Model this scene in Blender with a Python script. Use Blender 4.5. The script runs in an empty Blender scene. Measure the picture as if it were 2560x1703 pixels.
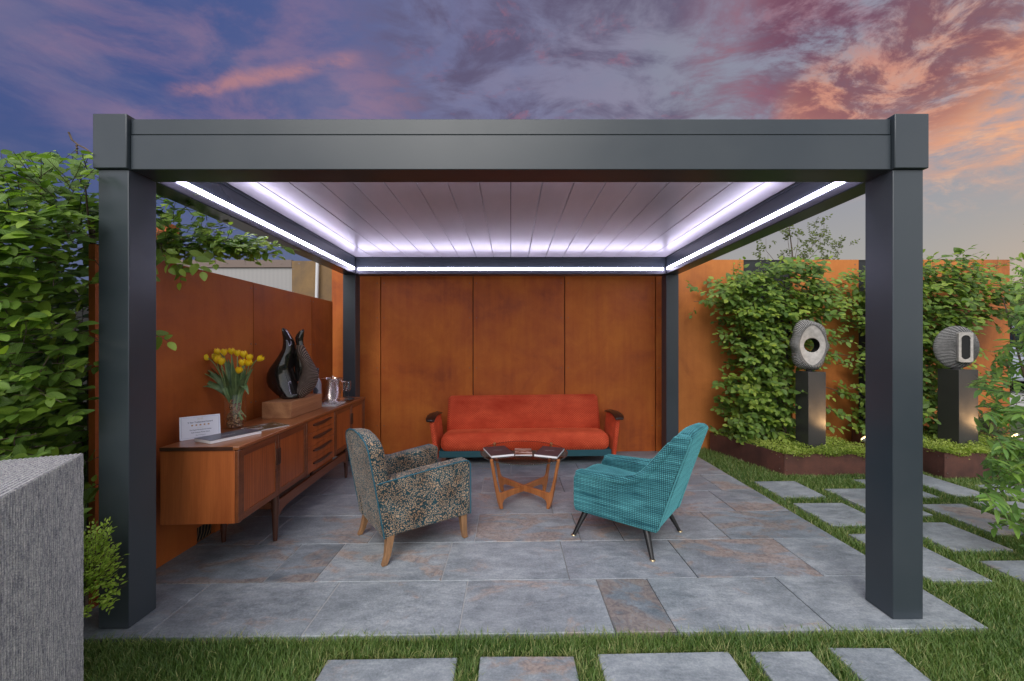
import bpy, math, random
import numpy as np
from mathutils import Vector, Matrix, Euler, noise as mnoise

SC = bpy.context.scene
COL = SC.collection
PI = math.pi
H0 = 1.38            # eye height above the ground under the camera
KG = 0.0117          # the ground falls gently to the left

# ------------------------------------------------------------------ camera
cam_d = bpy.data.cameras.new('camera'); cam = bpy.data.objects.new('camera', cam_d); COL.objects.link(cam)
cam.location = (0, 0, H0); cam.rotation_euler = (PI/2, 0, 0)
cam_d.sensor_width = 36; cam_d.lens = 13.5
cam_d.shift_x = 0.0012; cam_d.shift_y = 0.00566
cam_d.clip_start = 0.05; cam_d.clip_end = 2000
SC.camera = cam
SC.cycles.use_denoising = True
SC.cycles.max_bounces = 8
SC.cycles.transparent_max_bounces = 12
SC.view_settings.view_transform = 'Standard'; SC.view_settings.look = 'None'
SC.view_settings.gamma = 1; SC.view_settings.exposure = 0.5

# ------------------------------------------------------------------ node helpers
class NT:
    def __init__(s, nt): s.nt = nt; s.L = nt.links
    def n(s, t, **kw):
        nd = s.nt.nodes.new(t)
        for k, v in kw.items(): setattr(nd, k, v)
        return nd
    def put(s, sock, v):
        if hasattr(v, 'is_output') or isinstance(v, bpy.types.NodeSocket): s.L.new(v, sock)
        else:
            if isinstance(v, (tuple, list)) and len(v) == 3 and sock.type == 'RGBA': v = (*v, 1)
            sock.default_value = v
    def m(s, op, a, b=0.0, c=0.0, clamp=False):
        nd = s.n('ShaderNodeMath', operation=op, use_clamp=clamp)
        s.put(nd.inputs[0], a); s.put(nd.inputs[1], b); s.put(nd.inputs[2], c); return nd.outputs[0]
    def vm(s, op, a, b=(0, 0, 0)):
        nd = s.n('ShaderNodeVectorMath', operation=op); s.put(nd.inputs[0], a); s.put(nd.inputs[1], b)
        return nd.outputs['Value'] if op in ('DOT_PRODUCT', 'LENGTH', 'DISTANCE') else nd.outputs[0]
    def sep(s, v): nd = s.n('ShaderNodeSeparateXYZ'); s.put(nd.inputs[0], v); return nd.outputs
    def comb(s, x, y, z):
        nd = s.n('ShaderNodeCombineXYZ'); s.put(nd.inputs[0], x); s.put(nd.inputs[1], y); s.put(nd.inputs[2], z); return nd.outputs[0]
    def ss(s, v, a, b, lo=0.0, hi=1.0):
        nd = s.n('ShaderNodeMapRange', interpolation_type='SMOOTHSTEP')
        for i, q in enumerate((v, a, b, lo, hi)): s.put(nd.inputs[i], q)
        return nd.outputs[0]
    def mix(s, f, a, b, mode='MIX'):
        nd = s.n('ShaderNodeMix', data_type='RGBA', blend_type=mode)
        s.put(nd.inputs[0], f); s.put(nd.inputs[6], a); s.put(nd.inputs[7], b); return nd.outputs[2]
    def ramp(s, f, stops, interp='LINEAR'):
        nd = s.n('ShaderNodeValToRGB'); cr = nd.color_ramp; cr.interpolation = interp
        while len(cr.elements) < len(stops): cr.elements.new(0.5)
        for e, (p, c) in zip(cr.elements, stops):
            e.position = p; e.color = (*c, 1) if isinstance(c, (tuple, list)) else (c, c, c, 1)
        s.put(nd.inputs[0], f); return nd.outputs[0]
    def noise(s, v, scale, detail=4, rough=0.55, dist=0.0, col=False):
        nd = s.n('ShaderNodeTexNoise'); s.put(nd.inputs['Vector'], v); s.put(nd.inputs['Scale'], scale)
        nd.inputs['Detail'].default_value = detail; nd.inputs['Roughness'].default_value = rough
        nd.inputs['Distortion'].default_value = dist
        return nd.outputs['Color' if col else 'Fac']
    def obj(s): return s.n('ShaderNodeTexCoord').outputs['Object']
    def map(s, v, sc=(1, 1, 1), loc=(0, 0, 0), rot=(0, 0, 0)):
        nd = s.n('ShaderNodeMapping'); s.put(nd.inputs[0], v); nd.inputs['Scale'].default_value = sc
        nd.inputs['Location'].default_value = loc; nd.inputs['Rotation'].default_value = rot; return nd.outputs[0]
    def bump(s, h, strength=0.3, dist=0.002, normal=None):
        nd = s.n('ShaderNodeBump'); s.put(nd.inputs['Height'], h); nd.inputs['Strength'].default_value = strength
        nd.inputs['Distance'].default_value = dist
        if normal: s.put(nd.inputs['Normal'], normal)
        return nd.outputs[0]
    def attr(s, name): return s.n('ShaderNodeAttribute', attribute_name=name)

def M(name, base=(.5, .5, .5), rough=0.5, metal=0.0, spec=0.5, emit=None, es=0.0, **kw):
    m = bpy.data.materials.new(name); m.use_nodes = True
    b = m.node_tree.nodes['Principled BSDF']
    b.inputs['Base Color'].default_value = (*base, 1); b.inputs['Roughness'].default_value = rough
    b.inputs['Metallic'].default_value = metal; b.inputs['Specular IOR Level'].default_value = spec
    if emit: b.inputs['Emission Color'].default_value = (*emit, 1); b.inputs['Emission Strength'].default_value = es
    for k, v in kw.items(): b.inputs[k.replace('_', ' ')].default_value = v
    m['t'] = 1
    return m, NT(m.node_tree), b

# ------------------------------------------------------------------ world: dusk sky with lit clouds
W = bpy.data.worlds.new('World'); SC.world = W; W.use_nodes = True
w = NT(W.node_tree); bg = W.node_tree.nodes['Background']
D = w.n('ShaderNodeTexCoord').outputs['Generated']
dx, dy, dz = w.sep(D)
hyp = w.m('SQRT', w.m('ADD', w.m('MULTIPLY', dx, dx), w.m('MULTIPLY', dy, dy)))
az = w.m('DIVIDE', dx, w.m('MAXIMUM', hyp, 0.001))
zz = w.m('MAXIMUM', dz, 0.0)
azr = w.m('MULTIPLY_ADD', az, 0.5, 0.5)
base_hi = w.ramp(azr, [(0.0, (.045, .08, .23)), (.16, (.060, .095, .26)), (.34, (.095, .125, .29)), (.5, (.17, .19, .33)), (.7, (.26, .27, .35)), (.86, (.29, .31, .39)), (1, (.3, .32, .4))])
base_lo = w.ramp(azr, [(0.0, (.09, .11, .22)), (.25, (.13, .16, .25)), (.5, (.24, .24, .28)), (.75, (.42, .40, .36)), (.88, (.43, .41, .36)), (1, (.46, .42, .36))])
peach = w.m('MULTIPLY', w.ss(az, .68, .85), w.m('MULTIPLY', w.ss(zz, 0.0, .05), w.ss(zz, .30, .1)))
base_lo = w.mix(w.m('MULTIPLY', peach, .55), base_lo, (.66, .47, .34))
sky = w.mix(w.ss(zz, .06, .42), base_lo, base_hi)
den = w.m('ADD', zz, 0.16)
P = w.comb(w.m('DIVIDE', dx, den), w.m('DIVIDE', dy, den), 0.0)
wr = w.vm('ADD', P, w.vm('SCALE', w.vm('SUBTRACT', w.noise(P, 1.1, 3, .5, 0, True), (.5, .5, .5)), (0, 0, 0)))
wn = wr.node; 
sc_n = [n for n in W.node_tree.nodes if n.type == 'VECT_MATH' and n.operation == 'SCALE'][-1]; sc_n.inputs['Scale'].default_value = 0.42
PW = wr
def lobe(px, py, r0, r1, sx=1.0):
    v = Vector(((px-1277)/960, 1, -(py-866)/960)).normalized()
    d = w.vm('DOT_PRODUCT', D, tuple(v))
    return w.ss(d, math.cos(math.radians(r1)), math.cos(math.radians(r0)))
def streak(p0, p1, halfdeg, softdeg):
    a = Vector(((p0[0]-1277)/960, 1, -(p0[1]-866)/960)).normalized(); b = Vector(((p1[0]-1277)/960, 1, -(p1[1]-866)/960)).normalized()
    nn = a.cross(b).normalized(); mid = (a+b).normalized(); half = a.angle(b)/2
    off = w.m('ABSOLUTE', w.m('ADD', w.vm('DOT_PRODUCT', D, tuple(nn)), w.m('MULTIPLY', w.m('SUBTRACT', w.noise(PW, 4.0, 4, .6), .5), .05)))
    lat = w.ss(off, math.sin(math.radians(halfdeg)), math.sin(math.radians(softdeg)), 1, 0)
    ends = w.ss(w.vm('DOT_PRODUCT', D, tuple(mid)), math.cos(half*1.15), math.cos(half*.75))
    return w.m('MULTIPLY', lat, ends)
n1 = w.noise(PW, 2.0, 10, .60, .2)
n2 = w.noise(w.map(PW, (1.0, 1.5, 1), (3.1, 1.7, 0)), 3.6, 10, .64, .3)
n3 = w.noise(w.map(PW, (1, 1.3, 1), (7.7, 4.2, 0)), 8.0, 9, .68, .25)
mul = lambda *a: a[0] if len(a) == 1 else w.m('MULTIPLY', a[0], mul(*a[1:]))
# mauve wash left and centre
wash = mul(w.ss(n1, .42, .66), w.ss(zz, .12, .36), w.ss(az, .45, .1))
sky = w.mix(w.m('MULTIPLY', wash, .55), sky, (.22, .19, .31))
# pale lilac gaps in the centre
sky = w.mix(mul(lobe(1500, 120, 8, 34), w.ss(n1, .58, .40), .5), sky, (.27, .235, .34))
# dark purple cloud mass over the centre
dk = mul(w.m('MAXIMUM', lobe(1250, 90, 7, 19), w.m('MAXIMUM', lobe(1560, 190, 8, 19), lobe(1800, 300, 4, 14))), w.ss(n2, .38, .64))
sky = w.mix(w.m('MULTIPLY', dk, .82), sky, (.105, .085, .155))
pk = mul(lobe(1480, 170, 10, 28), w.ss(n3, .54, .70), w.ss(n2, .36, .52))
sky = w.mix(w.m('MULTIPLY', pk, .5), sky, (.34, .14, .20))
# pink patch low centre left
sky = w.mix(mul(lobe(950, 275, 1.5, 7), w.ss(n2, .40, .66), .45), sky, (.36, .21, .29))
sky = w.mix(mul(lobe(480, 40, 5, 20), w.ss(n2, .40, .68), .5), sky, (.31, .19, .29))
# the salmon streak on the left
sky = w.mix(mul(streak((430, 228), (890, 150), 0.05, 1.15), w.ss(n3, .22, .62), .7), sky, (.52, .24, .24))
# right: orange glow, then red and dark cloud over it
og = mul(w.m('MAXIMUM', streak((1950, 300), (2700, 60), 0.6, 6.5), lobe(2560, 130, 4, 12)), w.ss(n2, .32, .62))
sky = w.mix(w.m('MULTIPLY', og, .9), sky, (.95, .42, .20))
sky = w.mix(mul(lobe(2420, 230, 3, 12), w.ss(n3, .46, .7), .5), sky, (.95, .52, .30))
rd = mul(w.m('MAXIMUM', lobe(2120, 60, 7, 17), streak((1720, 150), (2250, 130), 1.0, 5)), w.ss(n2, .40, .64))
sky = w.mix(w.m('MULTIPLY', rd, .6), sky, (.40, .165, .20))
dr = mul(w.m('MAXIMUM', lobe(2250, 40, 5, 13), lobe(2080, 20, 3, 9)), w.ss(n3, .40, .58))
sky = w.mix(w.m('MULTIPLY', dr, .8), sky, (.15, .055, .10))
# the open evening sky overhead and behind the viewer
ns = w.n('ShaderNodeTexSky', sky_type='NISHITA'); ns.sun_disc = False
SUN_EL, SUN_AZ = math.radians(44), math.radians(192)
ns.sun_elevation = SUN_EL; ns.sun_rotation = SUN_AZ
nsk = w.mix(1.0, ns.outputs[0], (.13, .13, .13), 'MULTIPLY')
nsk = w.mix(.6, nsk, (1.35, 1.30, 1.28))
back = w.m('MAXIMUM', w.ss(dy, .18, -.35), w.ss(dz, .72, .9))
sky = w.mix(back, sky, nsk)
W.node_tree.links.new(sky, bg.inputs['Color']); bg.inputs['Strength'].default_value = .70

# ------------------------------------------------------------------ sun behind a bright overcast, high behind the viewer
sd = bpy.data.lights.new('sun', 'SUN'); sun = bpy.data.objects.new('sun', sd); COL.objects.link(sun)
sd.energy = 1.5; sd.angle = math.radians(40); sd.color = (1, .965, .92)
sdir = Vector((math.sin(SUN_AZ)*math.cos(SUN_EL), math.cos(SUN_AZ)*math.cos(SUN_EL), math.sin(SUN_EL)))
sun.rotation_euler = sdir.to_track_quat('Z', 'Y').to_euler(); sun.location = sdir*30

# ------------------------------------------------------------------ geometry helpers
def gz(x): return KG*max(-7.0, min(7.0, x))
def Wp(px, py, d): return Vector(((px-1277)/960*d, d, H0-(py-866)/960*d))

class MB:
    def __init__(s): s.v = []; s.f = []; s.sm = []
    def add(s, vs, fs, mat=None):
        o = len(s.v); s.v += [tuple(mat @ Vector(p)) if mat else tuple(p) for p in vs]; s.f += [tuple(i+o for i in f) for f in fs]; return s
    def box(s, x0, x1, y0, y1, z0, z1, mat=None):
        return s.add([(x0,y0,z0),(x1,y0,z0),(x1,y1,z0),(x0,y1,z0),(x0,y0,z1),(x1,y0,z1),(x1,y1,z1),(x0,y1,z1)],
                     [(0,3,2,1),(4,5,6,7),(0,1,5,4),(1,2,6,5),(2,3,7,6),(3,0,4,7)], mat)
    def hexa(s, b, t, mat=None):   # 4 bottom points, 4 top points, counter-clockwise from above
        return s.add(list(b)+list(t), [(0,3,2,1),(4,5,6,7),(0,1,5,4),(1,2,6,5),(2,3,7,6),(3,0,4,7)], mat)
    def loft(s, rings, cap=True, mat=None):
        n = len(rings[0]); vs = [p for r in rings for p in r]; fs = []
        for i in range(len(rings)-1):
            for j in range(n): k = (j+1) % n; fs.append((i*n+j, i*n+k, (i+1)*n+k, (i+1)*n+j))
        if cap: fs.append(tuple(range(n-1, -1, -1))); fs.append(tuple((len(rings)-1)*n+j for j in range(n)))
        return s.add(vs, fs, mat)
    def prism(s, poly, fn, a, b, mat=None):   # poly: 2d points; fn(u, v, t) -> 3d, between t=a and t=b
        return s.loft([[fn(u, v, a) for u, v in poly], [fn(u, v, b) for u, v in poly]], True, mat)
    def lathe(s, prof, c=(0, 0, 0), n=24, cap=True):
        return s.loft([[(c[0]+r*math.cos(2*PI*j/n), c[1]+r*math.sin(2*PI*j/n), c[2]+z) for j in range(n)] for r, z in prof], cap)
    def tube(s, pts, rad, n=8, cap=True):
        pts = [Vector(p) for p in pts]; rings = []; up = None
        for i, p in enumerate(pts):
            t = (pts[min(i+1, len(pts)-1)]-pts[max(i-1, 0)]).normalized()
            if up is None: up = Vector((0, 0, 1)) if abs(t.z) < .9 else Vector((1, 0, 0))
            a = t.cross(up).normalized(); up = a.cross(t).normalized()
            r = rad[i] if isinstance(rad, (list, tuple)) else rad
            rings.append([tuple(p + a*(r*math.cos(2*PI*j/n)) + up*(r*math.sin(2*PI*j/n))) for j in range(n)])
        return s.loft([r[::-1] for r in rings], cap)
    def rbox(s, c, size, r, n=(4, 4, 4), warp=None, mat=None):
        ax = []
        for k in range(3):
            a = size[k]/2; th = [math.radians(q) for q in (45, 30, 15)]
            lo = [-(a-r)-r*math.tan(t) for t in th]
            mid = [-(a-r)+2*(a-r)*i/n[k] for i in range(n[k]+1)]
            ax.append(lo+mid+[-q for q in lo[::-1]])
        key = {}; vs = []; fs = []
        def vid(p):
            kk = tuple(round(q, 6) for q in p)
            if kk not in key:
                q = Vector([max(-(size[i]/2-r), min(size[i]/2-r, p[i])) for i in range(3)])
                d = Vector(p)-q; o = q+d.normalized()*r if d.length > 1e-9 else q
                o = o+Vector(c)
                if warp: o = Vector(warp(o))
                key[kk] = len(vs); vs.append(tuple(o))
            return key[kk]
        for k in range(3):
            u, v = (k+1) % 3, (k+2) % 3
            for sg in (-1, 1):
                for i in range(len(ax[u])-1):
                    for j in range(len(ax[v])-1):
                        q = []
                        for a, b in ((i, j), (i+1, j), (i+1, j+1), (i, j+1)):
                            p = [0, 0, 0]; p[k] = sg*size[k]/2; p[u] = ax[u][a]; p[v] = ax[v][b]; q.append(vid(p))
                        if sg < 0: q = q[::-1]
                        fs.append(tuple(q))
        return s.add(vs, fs, mat)
    def build(s, name, mat, parent=None, smooth=False, bevel=0, seg=2, label=None, angle=35, sub=0):
        me = bpy.data.meshes.new(name); me.from_pydata(s.v, [], s.f); me.update()
        o = bpy.data.objects.new(name, me); COL.objects.link(o)
        mats = mat if isinstance(mat, (list, tuple)) else [mat]
        for q in mats: me.materials.append(q)
        if bevel:
            bv = o.modifiers.new('bevel', 'BEVEL'); bv.width = bevel; bv.segments = seg; bv.limit_method = 'ANGLE'; bv.angle_limit = math.radians(35)
            bv.harden_normals = False; smooth = True
        if sub: sm = o.modifiers.new('sub', 'SUBSURF'); sm.levels = sm.render_levels = sub
        if smooth:
            me.polygons.foreach_set('use_smooth', [True]*len(me.polygons))
            if angle:
                try: me.set_sharp_from_angle(angle=math.radians(angle))
                except Exception: pass
        if parent: o.parent = parent
        if label: o['label'] = label
        return o

def tag(o, label, cat, group=None, kind=None):
    if label: o['label'] = label
    if cat: o['category'] = cat
    if group: o['group'] = group
    if kind: o['kind'] = kind
    return o
def thing(name, label, cat, loc=(0, 0, 0), yaw=0.0, group=None, tilt=False):
    o = bpy.data.objects.new(name, None); COL.objects.link(o); o.empty_display_size = .1
    o.location = loc
    m = Matrix.Rotation(yaw, 3, 'Z')
    if tilt: m = Matrix.Rotation(-KG, 3, 'Y') @ m
    o.rotation_euler = m.to_euler()
    return tag(o, label, cat, group)
def struct(o, label=None): o['kind'] = 'structure'; return o
def np_mesh(name, V, F, mat, parent=None, attrs=None, smooth=True, uv=None):
    me = bpy.data.meshes.new(name); n = len(F); k = F.shape[1]
    me.vertices.add(len(V)); me.vertices.foreach_set('co', V.astype(np.float32).ravel())
    me.loops.add(n*k); me.loops.foreach_set('vertex_index', F.astype(np.int32).ravel())
    me.polygons.add(n); me.polygons.foreach_set('loop_start', np.arange(0, n*k, k, dtype=np.int32))
    me.polygons.foreach_set('use_smooth', np.full(n, smooth))
    me.update(calc_edges=True)
    for nm, a in (attrs or {}).items():
        at = me.attributes.new(nm, 'FLOAT', 'POINT'); at.data.foreach_set('value', a.astype(np.float32))
    if uv is not None:
        for nm, a in (('lu', uv[:, 0]), ('lv', uv[:, 1])):
            at = me.attributes.new(nm, 'FLOAT', 'POINT'); at.data.foreach_set('value', a.astype(np.float32))
    me.materials.append(mat)
    o = bpy.data.objects.new(name, me); COL.objects.link(o)
    if parent: o.parent = parent
    return o
def text_mesh(name, s, size, mat, parent, m4, align='CENTER', bold=False, depth=0.0004):
    cu = bpy.data.curves.new(name, 'FONT'); cu.body = s; cu.size = size; cu.align_x = align; cu.extrude = depth
    cu.resolution_u = 2
    if bold: cu.offset = size*.018
    to = bpy.data.objects.new(name, cu); COL.objects.link(to)
    dg = bpy.context.evaluated_depsgraph_get(); dg.update()
    me = bpy.data.meshes.new_from_object(to.evaluated_get(dg)); COL.objects.unlink(to); bpy.data.objects.remove(to)
    me.materials.clear(); me.materials.append(mat)
    me.transform(m4)
    o = bpy.data.objects.new(name, me); COL.objects.link(o); o.parent = parent; return o
# ------------------------------------------------------------------ materials
def m_metal():
    m, t, b = M('anthracite_coating', (.042, .055, .068), .40)
    o = t.obj(); n = t.noise(o, 1.3, 4); f = t.noise(o, 700, 2)
    t.put(b.inputs['Base Color'], t.ramp(n, [(.3, (.032, .043, .055)), (.7, (.047, .058, .069))]))
    t.put(b.inputs['Roughness'], t.ss(n, .2, .8, .26, .42)); t.put(b.inputs['Normal'], t.bump(f, .12, .0006)); return m
METAL = m_metal()
def m_ceil():
    m, t, b = M('louvre_coating', (.46, .44, .46), .30, .25)
    o = t.obj(); n = t.noise(t.map(o, (1, .35, 1)), 3.0, 5)
    t.put(b.inputs['Base Color'], t.ramp(n, [(.3, (.40, .38, .40)), (.7, (.50, .47, .49))]))
    return m
CEIL = m_ceil()
SEAM, _, _ = M('seam_dark', (.012, .012, .013), .8)
LED, _, _ = M('led_light', (1, 1, 1), .5, emit=(.76, .72, 1.0), es=17.0)
LEDGE, _, _ = M('led_channel', (.075, .075, .09), .4, .2)

def m_corten(name, a, bb, c, rough=.62, streak=1.0, specks=0.5):
    m, t, b = M(name, a, rough, spec=.35)
    o = t.obj(); rnd = t.n('ShaderNodeObjectInfo').outputs['Random']
    off = t.comb(t.m('MULTIPLY', rnd, 13.0), t.m('MULTIPLY', rnd, 7.0), 0.0)
    p = t.vm('ADD', o, off)
    n1 = t.noise(p, 1.2, 5, .6, .5); n2 = t.noise(t.map(p, (9, 9, .5)), 1.6, 5, .65); n3 = t.noise(p, 60, 5, .7); n4 = t.noise(p, 4.5, 6, .65, .6)
    k = t.m('ADD', t.m('MULTIPLY', n1, .62), t.m('ADD', t.m('MULTIPLY', n2, .20*streak), t.m('MULTIPLY', n4, .24)))
    colr = t.ramp(k, [(.36, c), (.50, a), (.66, bb)])
    colr = t.mix(t.m('MULTIPLY', t.ss(n3, .52, .72), .42*specks), colr, c)
    colr = t.mix(t.m('MULTIPLY', t.ss(n4, .60, .74), .35), colr, bb)
    z = t.sep(o)[2]
    t.put(b.inputs['Base Color'], colr); t.put(b.inputs['Roughness'], t.ss(n1, .3, .7, rough-.14, rough+.1))
    t.put(b.inputs['Normal'], t.bump(t.m('ADD', t.m('MULTIPLY', n3, .6), t.m('MULTIPLY', n4, .4)), .40, .003)); return m
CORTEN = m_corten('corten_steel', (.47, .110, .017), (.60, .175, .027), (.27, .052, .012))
CORTEN_LIT = m_corten('corten_lit', (.47, .150, .034), (.58, .20, .048), (.31, .088, .024))  # same steel, the brighter light on the right wall put into the colour
CORTEN_DIM = m_corten('corten_dim', (.37, .092, .018), (.47, .130, .024), (.22, .050, .013))  # same steel again, dimmer light put into a darker tone
CORTEN_B = m_corten('corten_planter', (.115, .048, .036), (.19, .075, .05), (.05, .024, .021), .75, .6, 1.2)
OCHRE = m_corten('weathered_ochre_sheet', (.24, .15, .07), (.34, .21, .09), (.15, .10, .06), .7, .4, 1.0)
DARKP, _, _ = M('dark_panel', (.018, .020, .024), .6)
DBACK, _, _ = M('dark_backdrop', (.012, .012, .012), .8)
BOLT, _, _ = M('bolt_metal', (.22, .17, .15), .4, .8)
BROWNRAIL, _, _ = M('brown_rail', (.19, .14, .12), .6)
POLY, pt, pb = M('frosted_ribbed_sheet', (.34, .33, .33), .45)
pt.put(pb.inputs['Base Color'], pt.ramp(pt.n('ShaderNodeTexWave', wave_type='BANDS').outputs['Fac'], [(.2, (.28, .27, .27)), (.8, (.42, .40, .39))]))
_wv = [n for n in POLY.node_tree.nodes if n.type == 'TEX_WAVE'][0]; _wv.inputs['Scale'].default_value = 18; POLY.node_tree.links.new(pt.obj(), _wv.inputs[0])
WHITE_M, _, _ = M('white_metal', (.7, .7, .72), .4)

def m_wood(name, dark, light, axis='Z', scale=1.0, rough=.36, rings=0.0, coat=.15):
    m, t, b = M(name, light, rough)
    o = t.obj(); s = {'X': (.10, 1, 1), 'Y': (1, .10, 1), 'Z': (1, 1, .10)}[axis]
    p = t.map(o, tuple(q*scale for q in s))
    warp = t.vm('ADD', p, t.vm('MULTIPLY', t.noise(p, 2.2, 3, .5, 0, True), (.35, .35, .35)))
    n1 = t.noise(warp, 16, 5, .6); n2 = t.noise(t.map(o, tuple(q*scale*(6 if q == 1 else 1.6) for q in s)), 26, 3, .6)
    k = t.m('ADD', t.m('MULTIPLY', n1, .65), t.m('MULTIPLY', n2, .35))
    if rings:
        wv = t.n('ShaderNodeTexWave', wave_type='RINGS', rings_direction={'X': 'X', 'Y': 'Y', 'Z': 'Z'}[axis]); t.put(wv.inputs[0], t.map(o, tuple(q*(.16 if q != 1 else 1) * 1.0 for q in s), (.13, .21, .07)))
        wv.inputs['Scale'].default_value = rings; wv.inputs['Distortion'].default_value = 6; wv.inputs['Detail'].default_value = 2; wv.inputs['Detail Scale'].default_value = 1.2
        k = t.m('ADD', t.m('MULTIPLY', k, .86), t.m('MULTIPLY', wv.outputs['Fac'], .13))
    mid = tuple((a+c)/2 for a, c in zip(dark, light))
    t.put(b.inputs['Base Color'], t.ramp(k, [(.30, dark), (.48, mid), (.66, light)]))
    b.inputs['Coat Weight'].default_value = coat; b.inputs['Coat Roughness'].default_value = .25
    t.put(b.inputs['Normal'], t.bump(n2, .12, .0008)); return m
TEAK_E = m_wood('teak_end', (.25, .060, .016), (.45, .130, .036), 'Z', 1.0)
TEAK_P = m_wood('teak_door_panel', (.19, .042, .011), (.45, .120, .030), 'Z', 1.0, rings=15.0)
TEAK_D = m_wood('teak_frame', (.09, .026, .011), (.21, .064, .022), 'Y', 1.0)
TEAK_T = m_wood('teak_top', (.17, .052, .018), (.32, .115, .040), 'Y', .8, .30, coat=.3)
TEAK_DARK = m_wood('teak_dark_edge', (.030, .012, .008), (.07, .028, .016), 'Y', 1.0)
TEAK_L = m_wood('teak_leg', (.24, .075, .022), (.46, .175, .055), 'Z', 1.4)
DKLEG = m_wood('dark_turned_leg', (.045, .016, .010), (.10, .034, .018), 'Z', 1.4)
OAK = m_wood('worn_oak_leg', (.12, .060, .028), (.36, .19, .085), 'Z', 2.2, .55, coat=0)
BLOCKW = m_wood('rough_hardwood', (.24, .095, .040), (.50, .25, .115), 'Y', .9, .6, rings=3.5, coat=0)
ARMW, _, _ = M('dark_arm_cap_wood', (.022, .011, .008), .28)

def m_leopard():
    m, t, b = M('leopard_velvet', (.1, .1, .1), .85, spec=.2)
    o = t.obj(); p = t.vm('ADD', o, t.vm('MULTIPLY', t.vm('SUBTRACT', t.noise(o, 45, 2, .5, 0, True), (.5, .5, .5)), (.007, .007, .007)))
    v = t.n('ShaderNodeTexVoronoi', feature='DISTANCE_TO_EDGE'); t.put(v.inputs['Vector'], p); v.inputs['Scale'].default_value = 43; v.inputs['Randomness'].default_value = .9
    d = v.outputs['Distance']
    ring = t.m('MULTIPLY', t.ss(d, .075, .115), t.ss(d, .29, .23))
    brk = t.ss(t.noise(o, 70, 2, .5), .40, .46)
    k = t.m('MULTIPLY', ring, brk)
    sheen = t.noise(o, 7, 3)
    tan = t.ramp(sheen, [(.3, (.26, .155, .090)), (.7, (.46, .33, .22))]); teal = t.ramp(sheen, [(.3, (.012, .026, .030)), (.7, (.022, .075, .095))])
    t.put(b.inputs['Base Color'], t.mix(k, teal, tan))
    b.inputs['Sheen Weight'].default_value = .18; b.inputs['Sheen Roughness'].default_value = .35
    t.put(b.inputs['Normal'], t.bump(t.m('ADD', k, t.m('MULTIPLY', t.noise(o, 600, 2), .4)), .35, .0015)); return m
LEO = m_leopard()
PIPING, _, _ = M('teal_piping', (.012, .10, .145), .6)

def m_grid(name, pitch, line, dark, lo, hi, rot=0.0, str_scale=(2, 2, 30), sheen=.6, streakmix=.85):
    m, t, b = M(name, hi, .8, spec=.2)
    tc = t.n('ShaderNodeTexCoord'); o = tc.outputs['Object']; nx, ny, nz = t.sep(tc.outputs['Normal'])
    wob = t.vm('ADD', o, t.vm('MULTIPLY', t.vm('SUBTRACT', t.noise(o, 18, 2, .5, 0, True), (.5, .5, .5)), (.004, .004, .004)))
    if rot:
        x, y, z = t.sep(wob); c, s = math.cos(rot), math.sin(rot)
        yz = t.m('ADD', y, z)
        a = t.m('ADD', t.m('MULTIPLY', x, c), t.m('MULTIPLY', yz, s)); bb = t.m('SUBTRACT', t.m('MULTIPLY', yz, c), t.m('MULTIPLY', x, s))
        ls = []
        for q in (a, bb):
            fr = t.m('ABSOLUTE', t.m('SUBTRACT', t.m('FRACT', t.m('MULTIPLY', q, 1/pitch)), .5)); ls.append(t.ss(fr, .5-line, .5-line*.4))
        L = t.m('MAXIMUM', ls[0], ls[1])
    else:
        ls = []
        for q, nn in zip(t.sep(wob), (nx, ny, nz)):
            fr = t.m('ABSOLUTE', t.m('SUBTRACT', t.m('FRACT', t.m('MULTIPLY', q, 1/pitch)), .5))
            ls.append(t.m('MULTIPLY', t.ss(fr, .5-line, .5-line*.45), t.ss(t.m('ABSOLUTE', nn), .86, .74)))
        L = t.m('MAXIMUM', ls[0], t.m('MAXIMUM', ls[1], ls[2]))
    st = t.noise(t.map(o, str_scale), 1.0, 5, .65); big = t.noise(o, 5, 3)
    k = t.m('ADD', t.m('MULTIPLY', st, streakmix), t.m('MULTIPLY', big, 1-streakmix))
    colr = t.ramp(k, [(.34, lo), (.64, hi)])
    L2 = t.m('MULTIPLY', L, t.ss(t.noise(o, 6, 3), .22, .62, .60, 1.0))
    t.put(b.inputs['Base Color'], t.mix(L2, colr, dark))
    b.inputs['Sheen Weight'].default_value = sheen; b.inputs['Sheen Roughness'].default_value = .4
    b.inputs['Sheen Tint'].default_value = (*[min(1, c*2.2) for c in hi], 1)
    t.put(b.inputs['Normal'], t.bump(t.m('SUBTRACT', t.m('MULTIPLY', st, .3), L), .45, .003)); return m
TEALF = m_grid('teal_check_velvet', .0118, .21, (.006, .032, .042), (.014, .095, .125), (.12, .42, .46), 0, (3, 3, 42))
ORANGE = m_grid('orange_velvet', .021, .14, (.42, .048, .018), (.52, .050, .018), (.84, .140, .056), PI/4, (2.5, 7, 7), .4, .55)
TEALRAIL, _, _ = M('teal_velvet_rail', (.018, .085, .105), .8)
BLACKLEG, _, _ = M('black_lacquer', (.008, .008, .009), .3)
BRASS, _, _ = M('brass_ferrule', (.45, .36, .22), .35, .9)
BLACKF, _, _ = M('black_button', (.008, .012, .02), .7)

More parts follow.
